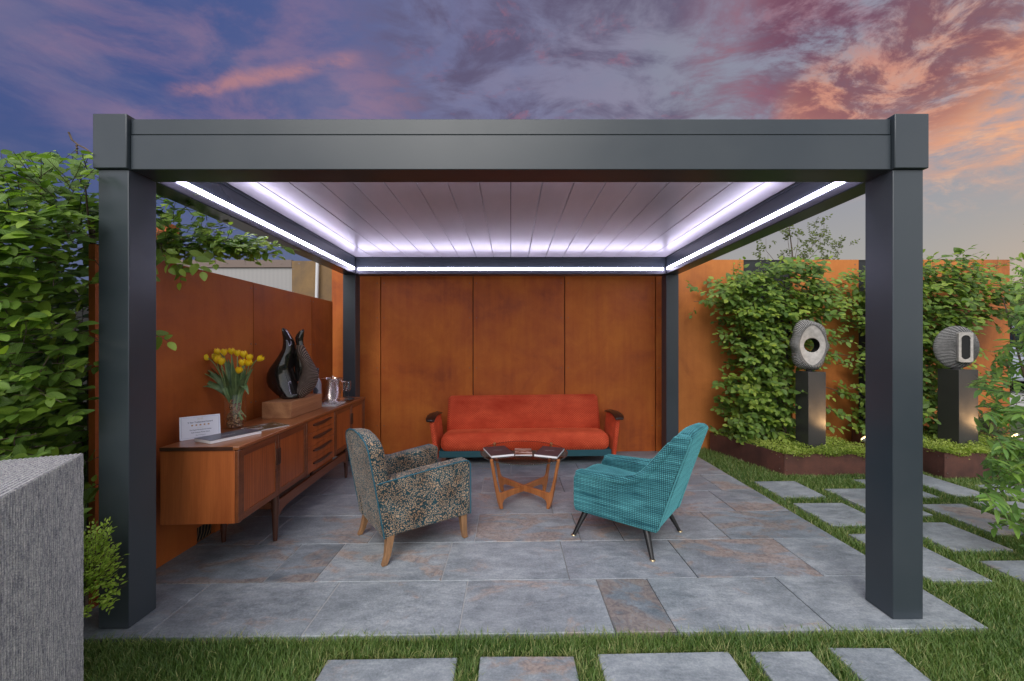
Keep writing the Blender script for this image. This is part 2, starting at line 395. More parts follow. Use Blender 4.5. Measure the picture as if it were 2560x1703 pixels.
def m_slate(name):
    m, t, b = M(name, (.2, .22, .25), .5, spec=.5)
    o = t.obj(); r = t.attr('rnd').outputs['Fac']; wmk = t.attr('warm').outputs['Fac']
    p = t.vm('ADD', o, t.comb(t.m('MULTIPLY', r, 31.0), t.m('MULTIPLY', r, 17.0), 0.0))
    n1 = t.noise(p, 2.2, 6, .6, .6); n2 = t.noise(t.map(p, (.6, 1.5, 1), (0, 0, 0), (0, 0, .35)), 12, 11, .78, .35)
    n3 = t.noise(t.map(p, (.8, 1.6, 1), (0, 0, 0), (0, 0, .5)), 2.6, 9, .66, 1.0); n4 = t.noise(p, 95, 5, .75); n5 = t.noise(p, 28, 8, .75, .8)
    k = t.m('ADD', t.m('MULTIPLY', n1, .30), t.m('ADD', t.m('MULTIPLY', n2, .42), t.m('MULTIPLY', n4, .28)))
    grey = t.ramp(k, [(.41, (.145, .170, .192)), (.50, (.245, .275, .302)), (.58, (.355, .388, .415))])
    rust = t.ramp(n5, [(.34, (.09, .075, .08)), (.45, (.25, .165, .13)), (.54, (.40, .285, .21)), (.64, (.36, .35, .34)), (.72, (.55, .53, .50))])
    mask = t.ss(t.m('ADD', n3, t.m('MULTIPLY', wmk, .135)), .60, .70)
    mask = t.m('MULTIPLY', mask, t.ss(t.m('ADD', n2, t.m('MULTIPLY', wmk, .10)), .42, .56))
    colr = t.mix(t.m('MULTIPLY', mask, .60), grey, rust)
    pale = t.m('MULTIPLY', t.ss(n3, .36, .30), t.ss(n5, .52, .62)); colr = t.mix(t.m('MULTIPLY', pale, .5), colr, (.55, .55, .55))
    colr = t.mix(t.m('MULTIPLY', t.ss(n5, .60, .70), .45), colr, (.10, .105, .12))
    colr = t.mix(t.m('MULTIPLY', t.ss(n2, .66, .72), .45), colr, (.12, .12, .14))
    hue = t.ramp(r, [(0, (.92, .90, .92)), (.33, (.74, .77, .80)), (.66, (1.04, 1.04, 1.04)), (1, (.90, .87, .88))])
    colr = t.mix(1.0, colr, hue, 'MULTIPLY')
    t.put(b.inputs['Base Color'], colr)
    t.put(b.inputs['Roughness'], t.ss(n2, .3, .7, .34, .58))
    t.put(b.inputs['Normal'], t.bump(t.m('ADD', t.m('MULTIPLY', n2, .6), t.m('ADD', t.m('MULTIPLY', n3, .6), t.m('MULTIPLY', n4, .12))), .5, .007)); return m
SLATE = m_slate('riven_slate')
GROUT, gt_, gb_ = M('joint_grout', (.27, .27, .275), .9)
gt_.put(gb_.inputs['Base Color'], gt_.mix(gt_.ss(gt_.m('ADD', gt_.sep(gt_.obj())[0], gt_.m('MULTIPLY', gt_.noise(gt_.obj(), 3, 3), .8)), .3, 1.1), (.36, .36, .36), (.045, .048, .052)))
SOIL, st_, sb_ = M('lawn_soil', (.035, .05, .018), .95)
st_.put(sb_.inputs['Base Color'], st_.ramp(st_.noise(st_.obj(), 9, 6), [(.35, (.022, .030, .012)), (.65, (.06, .085, .022))]))

def m_leaf(name, c0, c1, c2, rough=.42, veins=9, trans=.35, vein_amt=.35):
    m, t, b = M(name, c1, rough, spec=.45)
    tint = t.attr('tint').outputs['Fac']; u = t.attr('lu').outputs['Fac']; v = t.attr('lv').outputs['Fac']
    colr = t.ramp(tint, [(0, c0), (.5, c1), (1, c2)])
    s = t.m('SINE', t.m('MULTIPLY', t.m('SUBTRACT', v, t.m('MULTIPLY', t.m('ABSOLUTE', u), .30)), veins*2*PI))
    rib = t.m('MAXIMUM', t.ss(s, .55, 1.0), t.ss(t.m('ABSOLUTE', u), .10, .03))
    colr = t.mix(t.m('MULTIPLY', rib, vein_amt), colr, tuple(min(1, q*1.9+.02) for q in c1))
    t.put(b.inputs['Base Color'], colr)
    t.put(b.inputs['Normal'], t.bump(s, .35, .0015))
    tr = t.n('ShaderNodeBsdfTranslucent'); t.put(tr.inputs['Color'], t.mix(1.0, colr, (1.3, 1.45, .55), 'MULTIPLY'))
    mx = t.n('ShaderNodeMixShader'); mx.inputs[0].default_value = trans
    out = t.nt.nodes['Material Output']; t.L.new(b.outputs[0], mx.inputs[1]); t.L.new(tr.outputs[0], mx.inputs[2]); t.L.new(mx.outputs[0], out.inputs[0])
    return m
LEAF_L = m_leaf('hornbeam_leaf_near', (.055, .108, .021), (.14, .245, .040), (.36, .50, .06))
LEAF_R = m_leaf('hornbeam_leaf_wall', (.065, .125, .030), (.13, .225, .042), (.34, .43, .06))
LEAF_BAY = m_leaf('bay_leaf', (.06, .14, .04), (.13, .26, .05), (.30, .44, .07), .22, 12, .25, .15)
LEAF_BOX = m_leaf('box_leaf', (.22, .36, .05), (.38, .54, .08), (.55, .68, .14), .38, 2, .35, .1)
LEAF_DK = m_leaf('dark_box_leaf', (.02, .04, .012), (.035, .07, .018), (.06, .11, .025), .4, 2, .2, .1)
LEAF_BIRCH = m_leaf('birch_leaf', (.06, .085, .02), (.10, .13, .03), (.16, .20, .04), .5, 4, .35, .1)
LEAF_GC = m_leaf('ground_cover_leaf', (.13, .19, .03), (.28, .37, .055), (.42, .48, .11), .5, 1, .35, .05)
GRASSM = m_leaf('grass_blade', (.07, .14, .030), (.15, .25, .058), (.40, .40, .17), .5, 0.01, .30, .0)
BARK, bt_, bb_ = M('hornbeam_bark', (.10, .065, .045), .85)
bt_.put(bb_.inputs['Base Color'], bt_.ramp(bt_.noise(bt_.obj(), 30, 4), [(.3, (.05, .035, .027)), (.7, (.16, .11, .08))]))

def m_granite():
    m, t, b = M('ribbed_granite', (.25, .25, .26), .75, spec=.3)
    o = t.obj(); v = t.n('ShaderNodeTexVoronoi'); t.put(v.inputs['Vector'], o); v.inputs['Scale'].default_value = 300
    c = t.sep(v.outputs['Color'])[0]; n = t.noise(t.map(o, (1, 1, .16)), 120, 3, .75)
    k = t.m('ADD', t.m('MULTIPLY', c, .22), t.m('MULTIPLY', n, .78))
    colr = t.ramp(k, [(.25, (.15, .15, .175)), (.42, (.33, .33, .36)), (.55, (.50, .495, .50)), (.72, (.74, .72, .70))])
    t.put(b.inputs['Base Color'], colr); t.put(b.inputs['Normal'], t.bump(n, .6, .004)); return m
GRANITE = m_granite()
def m_blackgran():
    m, t, b = M('black_granite', (.03, .03, .032), .34, spec=.5)
    o = t.obj(); n = t.noise(o, 260, 3, .7); g = t.noise(o, 4, 4)
    t.put(b.inputs['Base Color'], t.ramp(n, [(.35, (.022, .022, .024)), (.6, (.055, .052, .052)), (.75, (.13, .12, .115))]))
    t.put(b.inputs['Roughness'], t.ss(g, .3, .7, .3, .5)); return m
BGRAN = m_blackgran()
def m_stone(name, base, hi, grooves, cx, cz, rough=.8):
    m, t, b = M(name, base, rough, spec=.3)
    o = t.obj(); x, y, z = t.sep(o)
    ang = t.m('ARCTAN2', t.m('SUBTRACT', z, cz), t.m('SUBTRACT', x, cx))
    wv = t.m('SINE', t.m('ADD', t.m('MULTIPLY', ang, grooves), t.m('MULTIPLY', t.noise(o, 9, 3), 5.0)))
    n = t.noise(o, 40, 4)
    gg = t.m('ADD', t.m('MULTIPLY', wv, .32), t.m('ADD', .3, t.m('MULTIPLY', n, .4)))
    t.put(b.inputs['Base Color'], t.ramp(gg, [(.1, tuple(q*.35 for q in base)), (.5, base), (.85, hi)]))
    t.put(b.inputs['Normal'], t.bump(wv, .9, .006)); return m
STONE_A = m_stone('ribbed_grey_stone', (.23, .225, .22), (.44, .43, .42), 95, 0, .30)
STONE_B = m_stone('radial_cut_stone', (.21, .21, .215), (.42, .41, .40), 120, .05, .25)
STONE_F, t_, b_ = M('smooth_carved_face', (.42, .39, .36), .75)
t_.put(b_.inputs['Base Color'], t_.ramp(t_.noise(t_.obj(), 26, 5), [(.3, (.33, .31, .29)), (.7, (.50, .47, .44))]))
STONE_H, _, _ = M('hollow_shade_stone', (.008, .008, .009), .8)  # shade inside the hole and slot put into the colour
GLOSSB, t_, b_ = M('polished_black_stone', (.010, .009, .009), .07, spec=.7)
t_.put(b_.inputs['Base Color'], t_.ramp(t_.noise(t_.obj(), 60, 4), [(.45, (.008, .007, .007)), (.7, (.030, .022, .020))]))
RIBB = m_stone('ribbed_bronze_stone', (.12, .088, .072), (.30, .22, .17), 76, .02, .22, .6)

def thin_glass(name, tint, f=.82, rough=.02):
    m = bpy.data.materials.new(name); m.use_nodes = True; t = NT(m.node_tree); out = t.nt.nodes['Material Output']; t.nt.nodes.remove(t.nt.nodes['Principled BSDF'])
    a = t.n('ShaderNodeBsdfTransparent'); a.inputs[0].default_value = (*tint, 1); g = t.n('ShaderNodeBsdfGlossy'); g.inputs['Roughness'].default_value = rough
    g.inputs['Color'].default_value = (1, 1, 1, 1)
    lwt = t.n('ShaderNodeLayerWeight'); lwt.inputs[0].default_value = .5; fr5 = t.m('POWER', lwt.outputs['Facing'], 4.0)
    mx = t.n('ShaderNodeMixShader'); t.L.new(t.m('MULTIPLY_ADD', fr5, f, .03), mx.inputs[0]); t.L.new(a.outputs[0], mx.inputs[1]); t.L.new(g.outputs[0], mx.inputs[2]); t.L.new(mx.outputs[0], out.inputs[0])
    return m
TGLASS = thin_glass('bronze_tinted_glass', (.84, .76, .71), .42)
VGLASS = thin_glass('vase_glass', (.97, .98, .975), .7)
FLUTE = thin_glass('flute_glass', (.985, .985, .99), .9)
FROST, _, _ = M('frosted_bottle', (.33, .33, .38), .35)
SILVER, _, _ = M('polished_silver', (.84, .80, .78), .24, 1.0)
COPPER, _, _ = M('warm_bucket_inside', (.55, .35, .24), .25, .9)
YEL, t_, b_ = M('tulip_petal', (.92, .62, .012), .5, **{'Subsurface_Weight': .15})
STEM, _, _ = M('tulip_stem', (.22, .32, .12), .5)
TLEAF, t_, b_ = M('tulip_leaf', (.12, .21, .09), .5)
t_.put(b_.inputs['Base Color'], t_.ramp(t_.noise(t_.map(t_.obj(), (1, 1, .3)), 40, 3), [(.3, (.06, .13, .05)), (.7, (.18, .27, .11))]))
BULB, t_, b_ = M('potpourri', (.2, .1, .06), .8)
t_.put(b_.inputs['Base Color'], t_.ramp(t_.noise(t_.obj(), 90, 3, .6), [(.3, (.035, .014, .018)), (.45, (.20, .08, .05)), (.6, (.42, .24, .10)), (.72, (.55, .42, .30))]))
PAPER, _, _ = M('white_paper', (.78, .78, .80), .6)
CARDM, _, _ = M('card_stock', (.74, .74, .82), .5)
COVER, _, _ = M('dark_cover', (.045, .036, .045), .32)
COVER_G, _, _ = M('slate_grey_cover', (.075, .085, .115), .3)
PRINTW, _, _ = M('white_print', (.75, .75, .75), .5)
PRINTB, _, _ = M('navy_print', (.04, .05, .12), .5)
PRINTG, _, _ = M('gold_print', (.42, .20, .06), .5)
PRINTL, _, _ = M('pale_gold_print', (.62, .55, .50), .5)
PRINTF, _, _ = M('blue_border_print', (.30, .36, .50), .5)
def m_photo(name, stops, scale=(6, 22, 1)):
    m, t, b = M(name, (.2, .2, .2), .25)
    t.put(b.inputs['Base Color'], t.ramp(t.noise(t.map(t.obj(), scale), 1.0, 4, .6, .8), stops)); return m
PHOTO_A = m_photo('sunset_photo_print', [(.3, (.02, .012, .012)), (.45, (.16, .07, .05)), (.55, (.45, .28, .22)), (.7, (.65, .55, .52))])
PHOTO_B = m_photo('garden_photo_print', [(.35, (.015, .015, .012)), (.5, (.09, .075, .04)), (.62, (.40, .36, .36)), (.75, (.12, .07, .04))], (9, 9, 1))
PHOTO_C = m_photo('green_stripe_print', [(.4, (.03, .06, .035)), (.48, (.65, .66, .66)), (.56, (.08, .03, .04)), (.62, (.6, .6, .6))], (10, 24, 1))
LAMPW, _, _ = M('warm_lamp_glow', (1, .8, .5), .5, emit=(1, .62, .28), es=28)
GREYM, _, _ = M('light_grey_metal', (.38, .37, .36), .4, .5)
ASPH, _, _ = M('pale_pavement', (.42, .41, .40), .9)
VANW, _, _ = M('white_van_paint', (.62, .66, .75), .35)
TYRE, _, _ = M('tyre_rubber', (.015, .015, .015), .8)
WINDOW, _, _ = M('van_window', (.02, .025, .04), .1)
RIM, _, _ = M('polished_glass_edge', (.055, .060, .055), .12)
# ================================================================== THE SETTING
rng = np.random.default_rng(7); random.seed(11)
PX0, PX1, PY0, PY1 = -2.25, 2.30, 1.845, 4.985      # patio
# ground: one sheet to the horizon
gb = MB(); xs = [-400, -60, -20, -7, -3.5, 0, 3.5, 7, 20, 60, 400]; ys = [-300, -40, -5, 0, 3, 8, 20, 60, 200, 900]
for y in ys:
    for x in xs: gb.v.append((x, y, gz(x)-.035))
nx = len(xs)
for j in range(len(ys)-1):
    for i in range(nx-1): gb.f.append((j*nx+i, j*nx+i+1, (j+1)*nx+i+1, (j+1)*nx+i))
struct(gb.build('ground', SOIL))

def slab_mesh(quads, rnd, warm, thick=.03, gap=.003, seed=0):
    """riven slabs: each quad a slightly uneven top with its own rnd / warm attribute"""
    mb = MB(); R = []; Wm = []
    for q, r, wv in zip(quads, rnd, warm):
        o0 = len(mb.v); lift = random.uniform(-.0012, .0012)
        p = [Vector((x, y, gz(x)+lift)) for x, y in q]; c = sum(p, Vector())/4
        top = [a + (c-a).normalized()*gap for a in p]
        ins = [a + (c-a).normalized()*(gap+.005) for a in p]
        n = 4
        vs = [(*a.xy, a.z-thick) for a in top]+[(*a.xy, a.z-.0035) for a in top]+[(*a.xy, a.z) for a in ins]
        fs = []
        for l in (0, 4):
            for i in range(4): k = (i+1) % 4; fs.append((l+i, l+k, l+4+k, l+4+i))
        fs.append((8, 9, 10, 11)); mb.add(vs, fs); R += [r]*12; Wm += [wv]*12
    return mb, np.array(R), np.array(Wm)
def add_attr(o, nm, a):
    at = o.data.attributes.new(nm, 'FLOAT', 'POINT'); at.data.foreach_set('value', a.astype(np.float32))
# patio rows with the joints read off the photograph
rows = [[-1.77, -1.01, -.253, .505, .802, 1.56], [-1.47, -1.168, -.413, .348, 1.11, 1.855], [-1.79, -1.012, -.258, .50, .803, 1.556],
        [-1.92, -1.16, -.41, .35, 1.10, 1.862], [-1.808, -1.05, -.28, .508, 1.25, 2.0], [-1.5, -.75, 0.0, .76, 1.5], [-1.85, -1.1, -.35, .4, 1.15, 1.9]]
ry = [PY0, 2.27, 2.714, 3.166, 3.622, 4.062, 4.51, PY1]
WARM = {(0, 0): .1, (0, 1): .35, (0, 2): .25, (0, 3): .55, (0, 4): 1.25, (0, 5): 0.05, (0, 6): 0, (1, 0): .9, (1, 1): .9, (1, 2): .75, (1, 3): .1, (1, 4): .3, (1, 5): 1.15, (1, 6): .1,
        (2, 1): .8, (2, 0): .7, (2, 3): 1.0, (2, 4): .9, (2, 5): .8, (2, 6): .75, (3, 6): .95, (3, 5): .8, (3, 2): .5, (3, 3): .6, (4, 6): .9, (6, 6): 1.1}
RND = {(0, 1): .62, (0, 2): .66, (0, 3): .7, (0, 4): .33, (0, 5): .68, (0, 6): .64, (1, 3): .6, (1, 4): .02, (1, 0): .35, (1, 1): .4, (1, 6): .66, (1, 5): .1}
quads, rn, wm = [], [], []
for i, r in enumerate(rows):
    xx = [PX0]+[x for x in r if x > PX0+.1]+[PX1]
    for j in range(len(xx)-1):
        quads.append([(xx[j], ry[i]), (xx[j+1], ry[i]), (xx[j+1], ry[i+1]), (xx[j], ry[i+1])])
        rn.append(RND.get((i, j), random.random())); wm.append(WARM.get((i, j), random.uniform(0, .6)))
mb, R, Wm = slab_mesh(quads, rn, wm)
po = mb.build('patio', SLATE); add_attr(po, 'rnd', R); add_attr(po, 'warm', Wm); struct(po)
gm = MB().hexa([(PX0+.004, PY0+.004, gz(PX0)-.03), (PX1-.004, PY0+.004, gz(PX1)-.03), (PX1-.004, PY1, gz(PX1)-.03), (PX0+.004, PY1, gz(PX0)-.03)],
               [(PX0+.004, PY0+.004, gz(PX0)-.0045), (PX1-.004, PY0+.004, gz(PX1)-.0045), (PX1-.004, PY1, gz(PX1)-.0045), (PX0+.004, PY1, gz(PX0)-.0045)])
struct(gm.build('patio_grout', GROUT))

# stepping stones in the lawn
SLABS = [
 ((2.437, 3.453, 2.845, 3.858), 'farthest back slab of the row beside the patio edge, before the low steel planter', .66, .0),
 ((2.435, 2.905, 2.857, 3.322), 'grey stepping slab beside the patio edge, second from the back in its row', .62, .1),
 ((2.436, 2.212, 2.785, 2.775), 'large plain grey slab at the foot of the right front post, beside the patio', .70, .0),
 ((2.965, 3.06, 3.37, 3.638), 'stepping slab in the second row from the patio, partly behind the right front post', .64, .3),
 ((2.925, 2.538, 3.325, 2.938), 'grey slab right of the right front post, in front of the long pinkish slab', .60, .35),
 ((2.945, 1.98, 3.42, 2.425), 'pinkish slab at the right edge of the photo, nearest of the side path', .2, .9),
 ((3.46, 3.415, 3.812, 3.885), 'stepping slab of which a small triangle shows right of the right front post', .63, .0),
 ((3.462, 2.74, 3.84, 3.272), 'long pinkish veined stepping slab in the third row from the patio', .68, .95),
 ((3.985, 3.432, 4.30, 4.22), 'pale grey stepping slab running up to the corner of the right steel planter', .66, .0),
 ((3.975, 2.86, 4.36, 3.312), 'stepping slab in the fourth row, half hidden by the bay shrub leaves', .7, .3),
 ((4.45, 3.30, 4.86, 3.70), 'small stepping slab in front of the right steel planter', .66, .2),
 ((-.82, 1.24, -.236, 1.718), 'leftmost stepping slab in the grass along the bottom of the photo', .66, .1),
 ((-.14, 1.24, .287, 1.72), 'mottled whitish stepping slab along the bottom, second from the left', .60, .9),
 ((.392, 1.24, .985, 1.731), 'widest middle stepping slab along the bottom of the photo', .64, .2),
 ((1.072, 1.24, 1.345, 1.728), 'narrow grey stepping slab along the bottom, fourth from the left', .63, .1),
 ((1.44, 1.24, 1.718, 1.745), 'rightmost stepping slab along the bottom of the photo', .62, .35)]
for (x0, y0, x1, y1), lab, r, wv in SLABS:
    j = [random.uniform(-.006, .006) for _ in range(8)]
    mb, R, Wm = slab_mesh([[(x0+j[0], y0+j[1]), (x1+j[2], y0+j[3]), (x1+j[4], y1+j[5]), (x0+j[6], y1+j[7])]], [r], [wv], .032)
    o = mb.build('stepping_stone', SLATE); add_attr(o, 'rnd', R); add_attr(o, 'warm', Wm); o.location.z = -.004
    tag(o, lab, 'paving slab', 'stepping slabs set in the lawn')

# ---- corten walls
def bolt(mb, p, nrm, r=.008):
    mb = MB(); BOLTS.append(mb)
    n = Vector(nrm); a = n.orthogonal().normalized(); b = n.cross(a); p = Vector(p)
    r0 = [tuple(p+a*r*math.cos(2*PI*i/8)+b*r*math.sin(2*PI*i/8)) for i in range(8)]
    r1 = [tuple(Vector(q)+n*.003) for q in r0]; mb.loft([r0, r1])
BOLTS = []
def put_bolts(par):
    for q in BOLTS: q.build('bolt', BOLT, par)
    BOLTS.clear()
def wall_line(y): return -2.245 + (y-2.07)*(-2.205+2.245)/(4.74-2.07)
lw = thing('corten_wall', 'rust brown steel wall with vertical seams behind the sideboard', 'wall', (-2.245, 2.07, 0), 0)
LWT = 1.932
seams = [2.07, 3.32, 4.27, 4.755]
for i in range(3):
    y0, y1 = seams[i]+.004, seams[i+1]-.004
    x0, x1 = wall_line(y0)+2.245, wall_line(y1)+2.245
    if i == 0:   # opening for the vent in the first sheet
        mb = MB()
        for (a, b_, z0, z1) in ((y0, 2.735, -.05, LWT), (2.735, 2.90, -.05, -.035), (2.735, 2.90, .085, LWT), (2.90, y1, -.05, LWT)):
            xa, xb = wall_line(a)+2.245, wall_line(b_)+2.245
            mb.hexa([(xa-.035, a-2.07, z0), (xa, a-2.07, z0), (xb, b_-2.07, z0), (xb-.035, b_-2.07, z0)], [(xa-.035, a-2.07, z1), (xa, a-2.07, z1), (xb, b_-2.07, z1), (xb-.035, b_-2.07, z1)])
        mb.build('panel', CORTEN_DIM, lw)
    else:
        MB().hexa([(x0-.035, y0-2.07, -.05), (x0, y0-2.07, -.05), (x1, y1-2.07, -.05), (x1-.035, y1-2.07, -.05)], [(x0-.035, y0-2.07, LWT), (x0, y0-2.07, LWT), (x1, y1-2.07, LWT), (x1-.035, y1-2.07, LWT)]).build('panel', CORTEN_DIM, lw)
mb = MB()
for s_ in seams[1:3]:
    for off in (-.03, .03):
        for z in (1.88, 1.4, .9, .4): bolt(mb, (wall_line(s_+off)+2.245, s_+off-2.07, z), (1, 0, 0), .006)
put_bolts(lw)
MB().box(-.05, -.036, .02, 2.66, 0, LWT-.03).build('seam_backing', SEAM, lw)
vt = thing('wall_vent', 'small black and gold vent opening low in the left steel wall under the sideboard', 'vent', (-2.243, 2.82, -.03))
MB().box(-.03, -.02, -.08, .08, 0, .112).build('back_plate', SEAM, vt)
mb = MB()
for k in range(5): mb.tube([(-.012, -.075+.03*k, .004), (-.006, -.06+.03*k, .05), (-.012, -.045+.03*k, .108)], .002, 6)
mb.build('scroll_grille', OCHRE, vt)

BW = 4.985
def wall_run(name, label, segs, y, z1, thick=.04, z0=-.08):
    t = thing(name, label, 'wall', (segs[0][0], y, 0)); ox = segs[0][0]
    for a, b_, m_ in segs: MB().box(a-ox+.006, b_-ox-.006, 0, thick, z0, z1).build('panel', m_, t)
    MB().box(.01, segs[-1][1]-ox-.01, thick+.002, thick+.03, z0, z1-.02).build('seam_backing', SEAM, t)
    return t
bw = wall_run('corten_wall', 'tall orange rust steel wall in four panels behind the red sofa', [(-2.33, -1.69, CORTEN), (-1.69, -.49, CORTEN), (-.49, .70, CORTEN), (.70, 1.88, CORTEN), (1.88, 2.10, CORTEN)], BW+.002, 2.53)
mb = MB()
for x in (-1.69, -.49, .70, 1.88):
    for off in (-.045, .045):
        for z in (.35, 1.1, 1.75, 2.2): bolt(mb, (x+off+2.33, 0, z), (0, -1, 0), .006)
put_bolts(bw)
YR = 5.12
def rwall(a, b_, lab, m_=CORTEN_LIT):
    t = thing('corten_panel', lab, 'wall panel', (a, YR, 0)); t['group'] = 'orange steel garden wall panels'
    MB().box(.002, b_-a-.002, 0, .04, -.05, 2.535).build('sheet', m_, t)
    mb = MB()
    for x in (.05, b_-a-.05):
        for z in (.3, 1.2, 2.0, 2.47): bolt(mb, (x, 0, z), (0, -1, 0), .008)
    put_bolts(t)
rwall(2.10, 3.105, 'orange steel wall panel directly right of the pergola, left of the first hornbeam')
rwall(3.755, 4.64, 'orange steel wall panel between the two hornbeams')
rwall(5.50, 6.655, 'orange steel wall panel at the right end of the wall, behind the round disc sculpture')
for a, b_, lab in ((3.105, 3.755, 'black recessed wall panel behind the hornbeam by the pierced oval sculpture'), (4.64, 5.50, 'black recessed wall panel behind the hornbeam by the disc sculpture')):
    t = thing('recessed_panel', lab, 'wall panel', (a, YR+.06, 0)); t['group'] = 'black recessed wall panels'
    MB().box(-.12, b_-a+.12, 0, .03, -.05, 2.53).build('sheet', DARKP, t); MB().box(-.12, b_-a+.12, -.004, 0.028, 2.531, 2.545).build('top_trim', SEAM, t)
# what shows over the left wall
t = thing('screen_panel', 'grey ribbed translucent screen with brown bolted top rail above the left wall', 'screen', (-4.6, 5.10, 0))
MB().box(0, 1.70, 0, .02, 0, 2.42).build('sheet', POLY, t); MB().box(0, 1.70, -.02, .03, 2.425, 2.525).build('top_rail', BROWNRAIL, t)
mb = MB()
for k in range(8): bolt(mb, (.12+.24*k, -.02, 2.475), (0, -1, 0), .012)
put_bolts(t)
t = thing('ochre_panel', 'weathered ochre metal sheet standing between the ribbed screen and the back wall', 'wall panel', (-2.895, 5.08, 0))
MB().box(0, .56, 0, .03, 0, 2.51).build('sheet', OCHRE, t)
mb = MB()
for x in (.02, .535):
    for z in (1.8, 2.1, 2.4): bolt(mb, (x, 0, z), (0, -1, 0), .009)
put_bolts(t)
o = MB().tube([(-2.53, 5.03, -.03), (-2.53, 5.03, 1.2), (-2.545, 5.03, 1.9), (-2.53, 5.03, 2.56)], .021, 12).build('white_pole', WHITE_M, smooth=True)
tag(o, 'thin white vertical pole in front of the ochre metal sheet', 'pole')
t = thing('sign_totem', 'square rust coloured sign pillar with a pale leaf emblem, far behind the left post', 'sign', (-8.5, 9.0, -.08))
MB().box(-.30, .44, 0, .35, 0, 4.37).build('pillar', CORTEN_DIM, t, bevel=.01)
mb = MB()
for k, (a, r) in enumerate(((90, .09), (40, .08), (140, .08), (-5, .06), (185, .06))):
    c, s_ = math.cos(math.radians(a)), math.sin(math.radians(a)); poly = [(0, 0), (r*.5, r*.28), (r, 0), (r*.5, -r*.28)]
    mb.prism([(.24+u*c-v*s_, 3.92+u*s_+v*c) for u, v in poly], lambda u, v, q: (u, q, v), -.006, 0.004)
mb.build('leaf_emblem', PRINTW, t)
t = thing('dark_backing_boards', 'added black fence in deep shade behind the near left hornbeams', 'backdrop', (-4.6, 3.05, -.1))  # added dark boards, stand in for the shade between the leaves
for k in range(11): MB().box(.2*k+.003, .2*k+.197, 0, .02, 0, 1.95).build('board', DBACK, t)
MB().box(0, 2.2, .022, .06, 1.7, 1.8).build('rail', DBACK, t)

# ---- planters
def planter(loc, pts, h, label, group):
    """pts: four corners in world x, y (near-left, near-right, far-right, far-left)"""
    t = thing('steel_planter', label, 'planter', (pts[0][0], pts[0][1], gz(pts[0][0])), 0, group)
    o = Vector((pts[0][0], pts[0][1], 0)); P4 = [Vector((x, y, 0))-o for x, y in pts]
    names = ['front_panel', 'side_panel', 'back_panel', 'side_panel']
    c = sum(P4, Vector())/4
    for i in range(4):
        a, b_ = P4[i], P4[(i+1) % 4]; nrm = Vector((b_.y-a.y, -(b_.x-a.x), 0)).normalized()*-.012
        e = (b_-a).normalized()*(.0125 if i % 2 else 0)
        if i % 2: a = a+e; b_ = b_-e
        MB().hexa([a+Vector((0, 0, -.05)), b_+Vector((0, 0, -.05)), b_+nrm+Vector((0, 0, -.05)), a+nrm+Vector((0, 0, -.05))], [a+Vector((0, 0, h)), b_+Vector((0, 0, h)), b_+nrm+Vector((0, 0, h)), a+nrm+Vector((0, 0, h))]).build(names[i], CORTEN_B, t)
    mb = MB(); a, b_ = P4[0], P4[1]
    for q in (.02, .98):
        p = a.lerp(b_, q)
        for z in (.045, h-.045): bolt(mb, (p.x, p.y-.001, z), (0, -1, 0), .007)
    p = P4[0].lerp(P4[3], .05)
    d = (P4[0]-P4[3]).normalized(); nn = (-abs(d.y), d.x*(1 if d.y < 0 else -1), 0)
    for z in (.045, h-.045): bolt(mb, (p.x, p.y, z), nn, .007)
    put_bolts(t)
    ins = [p+(c-p).normalized()*.03 for p in P4]
    MB().hexa([p+Vector((0, 0, -.02)) for p in ins], [p+Vector((0, 0, h-.02)) for p in ins]).build('soil', SOIL, t)
    return t
PL1 = [(2.874, 4.033), (3.96, 4.033), (3.96, 5.04), (2.615, 5.04)]
PL2 = [(4.385, 3.882), (5.75, 3.882), (5.80, 4.98), (4.42, 4.98)]
planter(0, PL1, .215, 'low dark rust steel planter left of the right front post, under the pierced oval sculpture', 'low steel planters along the wall')
planter(0, PL2, .248, 'low dark rust steel planter right of the right front post, under the disc sculpture', 'low steel planters along the wall')

# ================================================================== PERGOLA
XI, XO = 1.896, 2.046; YF, YB = 1.905, 4.68; ZB, ZT = 2.258, 2.515
pg = thing('pergola', 'large dark grey aluminium pergola with a louvred roof and white light strips', 'pergola', (0, YF, 0))
for sx in (-1, 1):
    for y0 in (YF, YB):
        x0, x1 = (-XO, -XI) if sx < 0 else (XI, XO); g = gz((x0+x1)/2)
        p = MB().box(x0, x1, y0-YF, y0-YF+.15, g+.002, ZB-.001).build('post', METAL, pg, bevel=.003, seg=2)
        if y0 == YF: MB().box(x0-.014, x1+(.004 if sx < 0 else .014), -.014, .164, ZB, 2.527).build('corner_cap', METAL, pg, bevel=.004, seg=2) if sx < 0 else MB().box(x0-.004, x1+.014, -.014, .164, ZB, 2.527).build('corner_cap', METAL, pg, bevel=.004, seg=2)
mb = MB(); xa = -XI+.006; xb = XI-.006
mb.box(xa, xb, 0.004, .155, ZB+.001, 2.431); mb.build('front_beam', METAL, pg, bevel=.003)
MB().box(xa, xb, 0.006, .155, 2.4335, ZT-.004).build('front_beam_top', METAL, pg, bevel=.003)
MB().box(xa, xb, .012, .15, 2.4305, 2.434).build('beam_seam', SEAM, pg)
MB().box(-XI+.001, XI-.001, YB-YF+.001, YB-YF+.15, ZB+.001, ZT).build('back_beam', METAL, pg, bevel=.003)
for sx in (-1, 1):
    x0, x1 = (-XO+.001, -XI) if sx < 0 else (XI, XO-.001)
    MB().box(x0, x1, .165, YB-YF-.001, ZB+.001, ZT).build('side_beam', METAL, pg, bevel=.003)
    MB().box(x0, x1, YB-YF, YB-YF+.15, ZB, ZT+.001).build('corner_joint', METAL, pg, bevel=.003)
ZC = 2.462; n = 18; X0 = -1.882; wdt = (1.882*2)/n
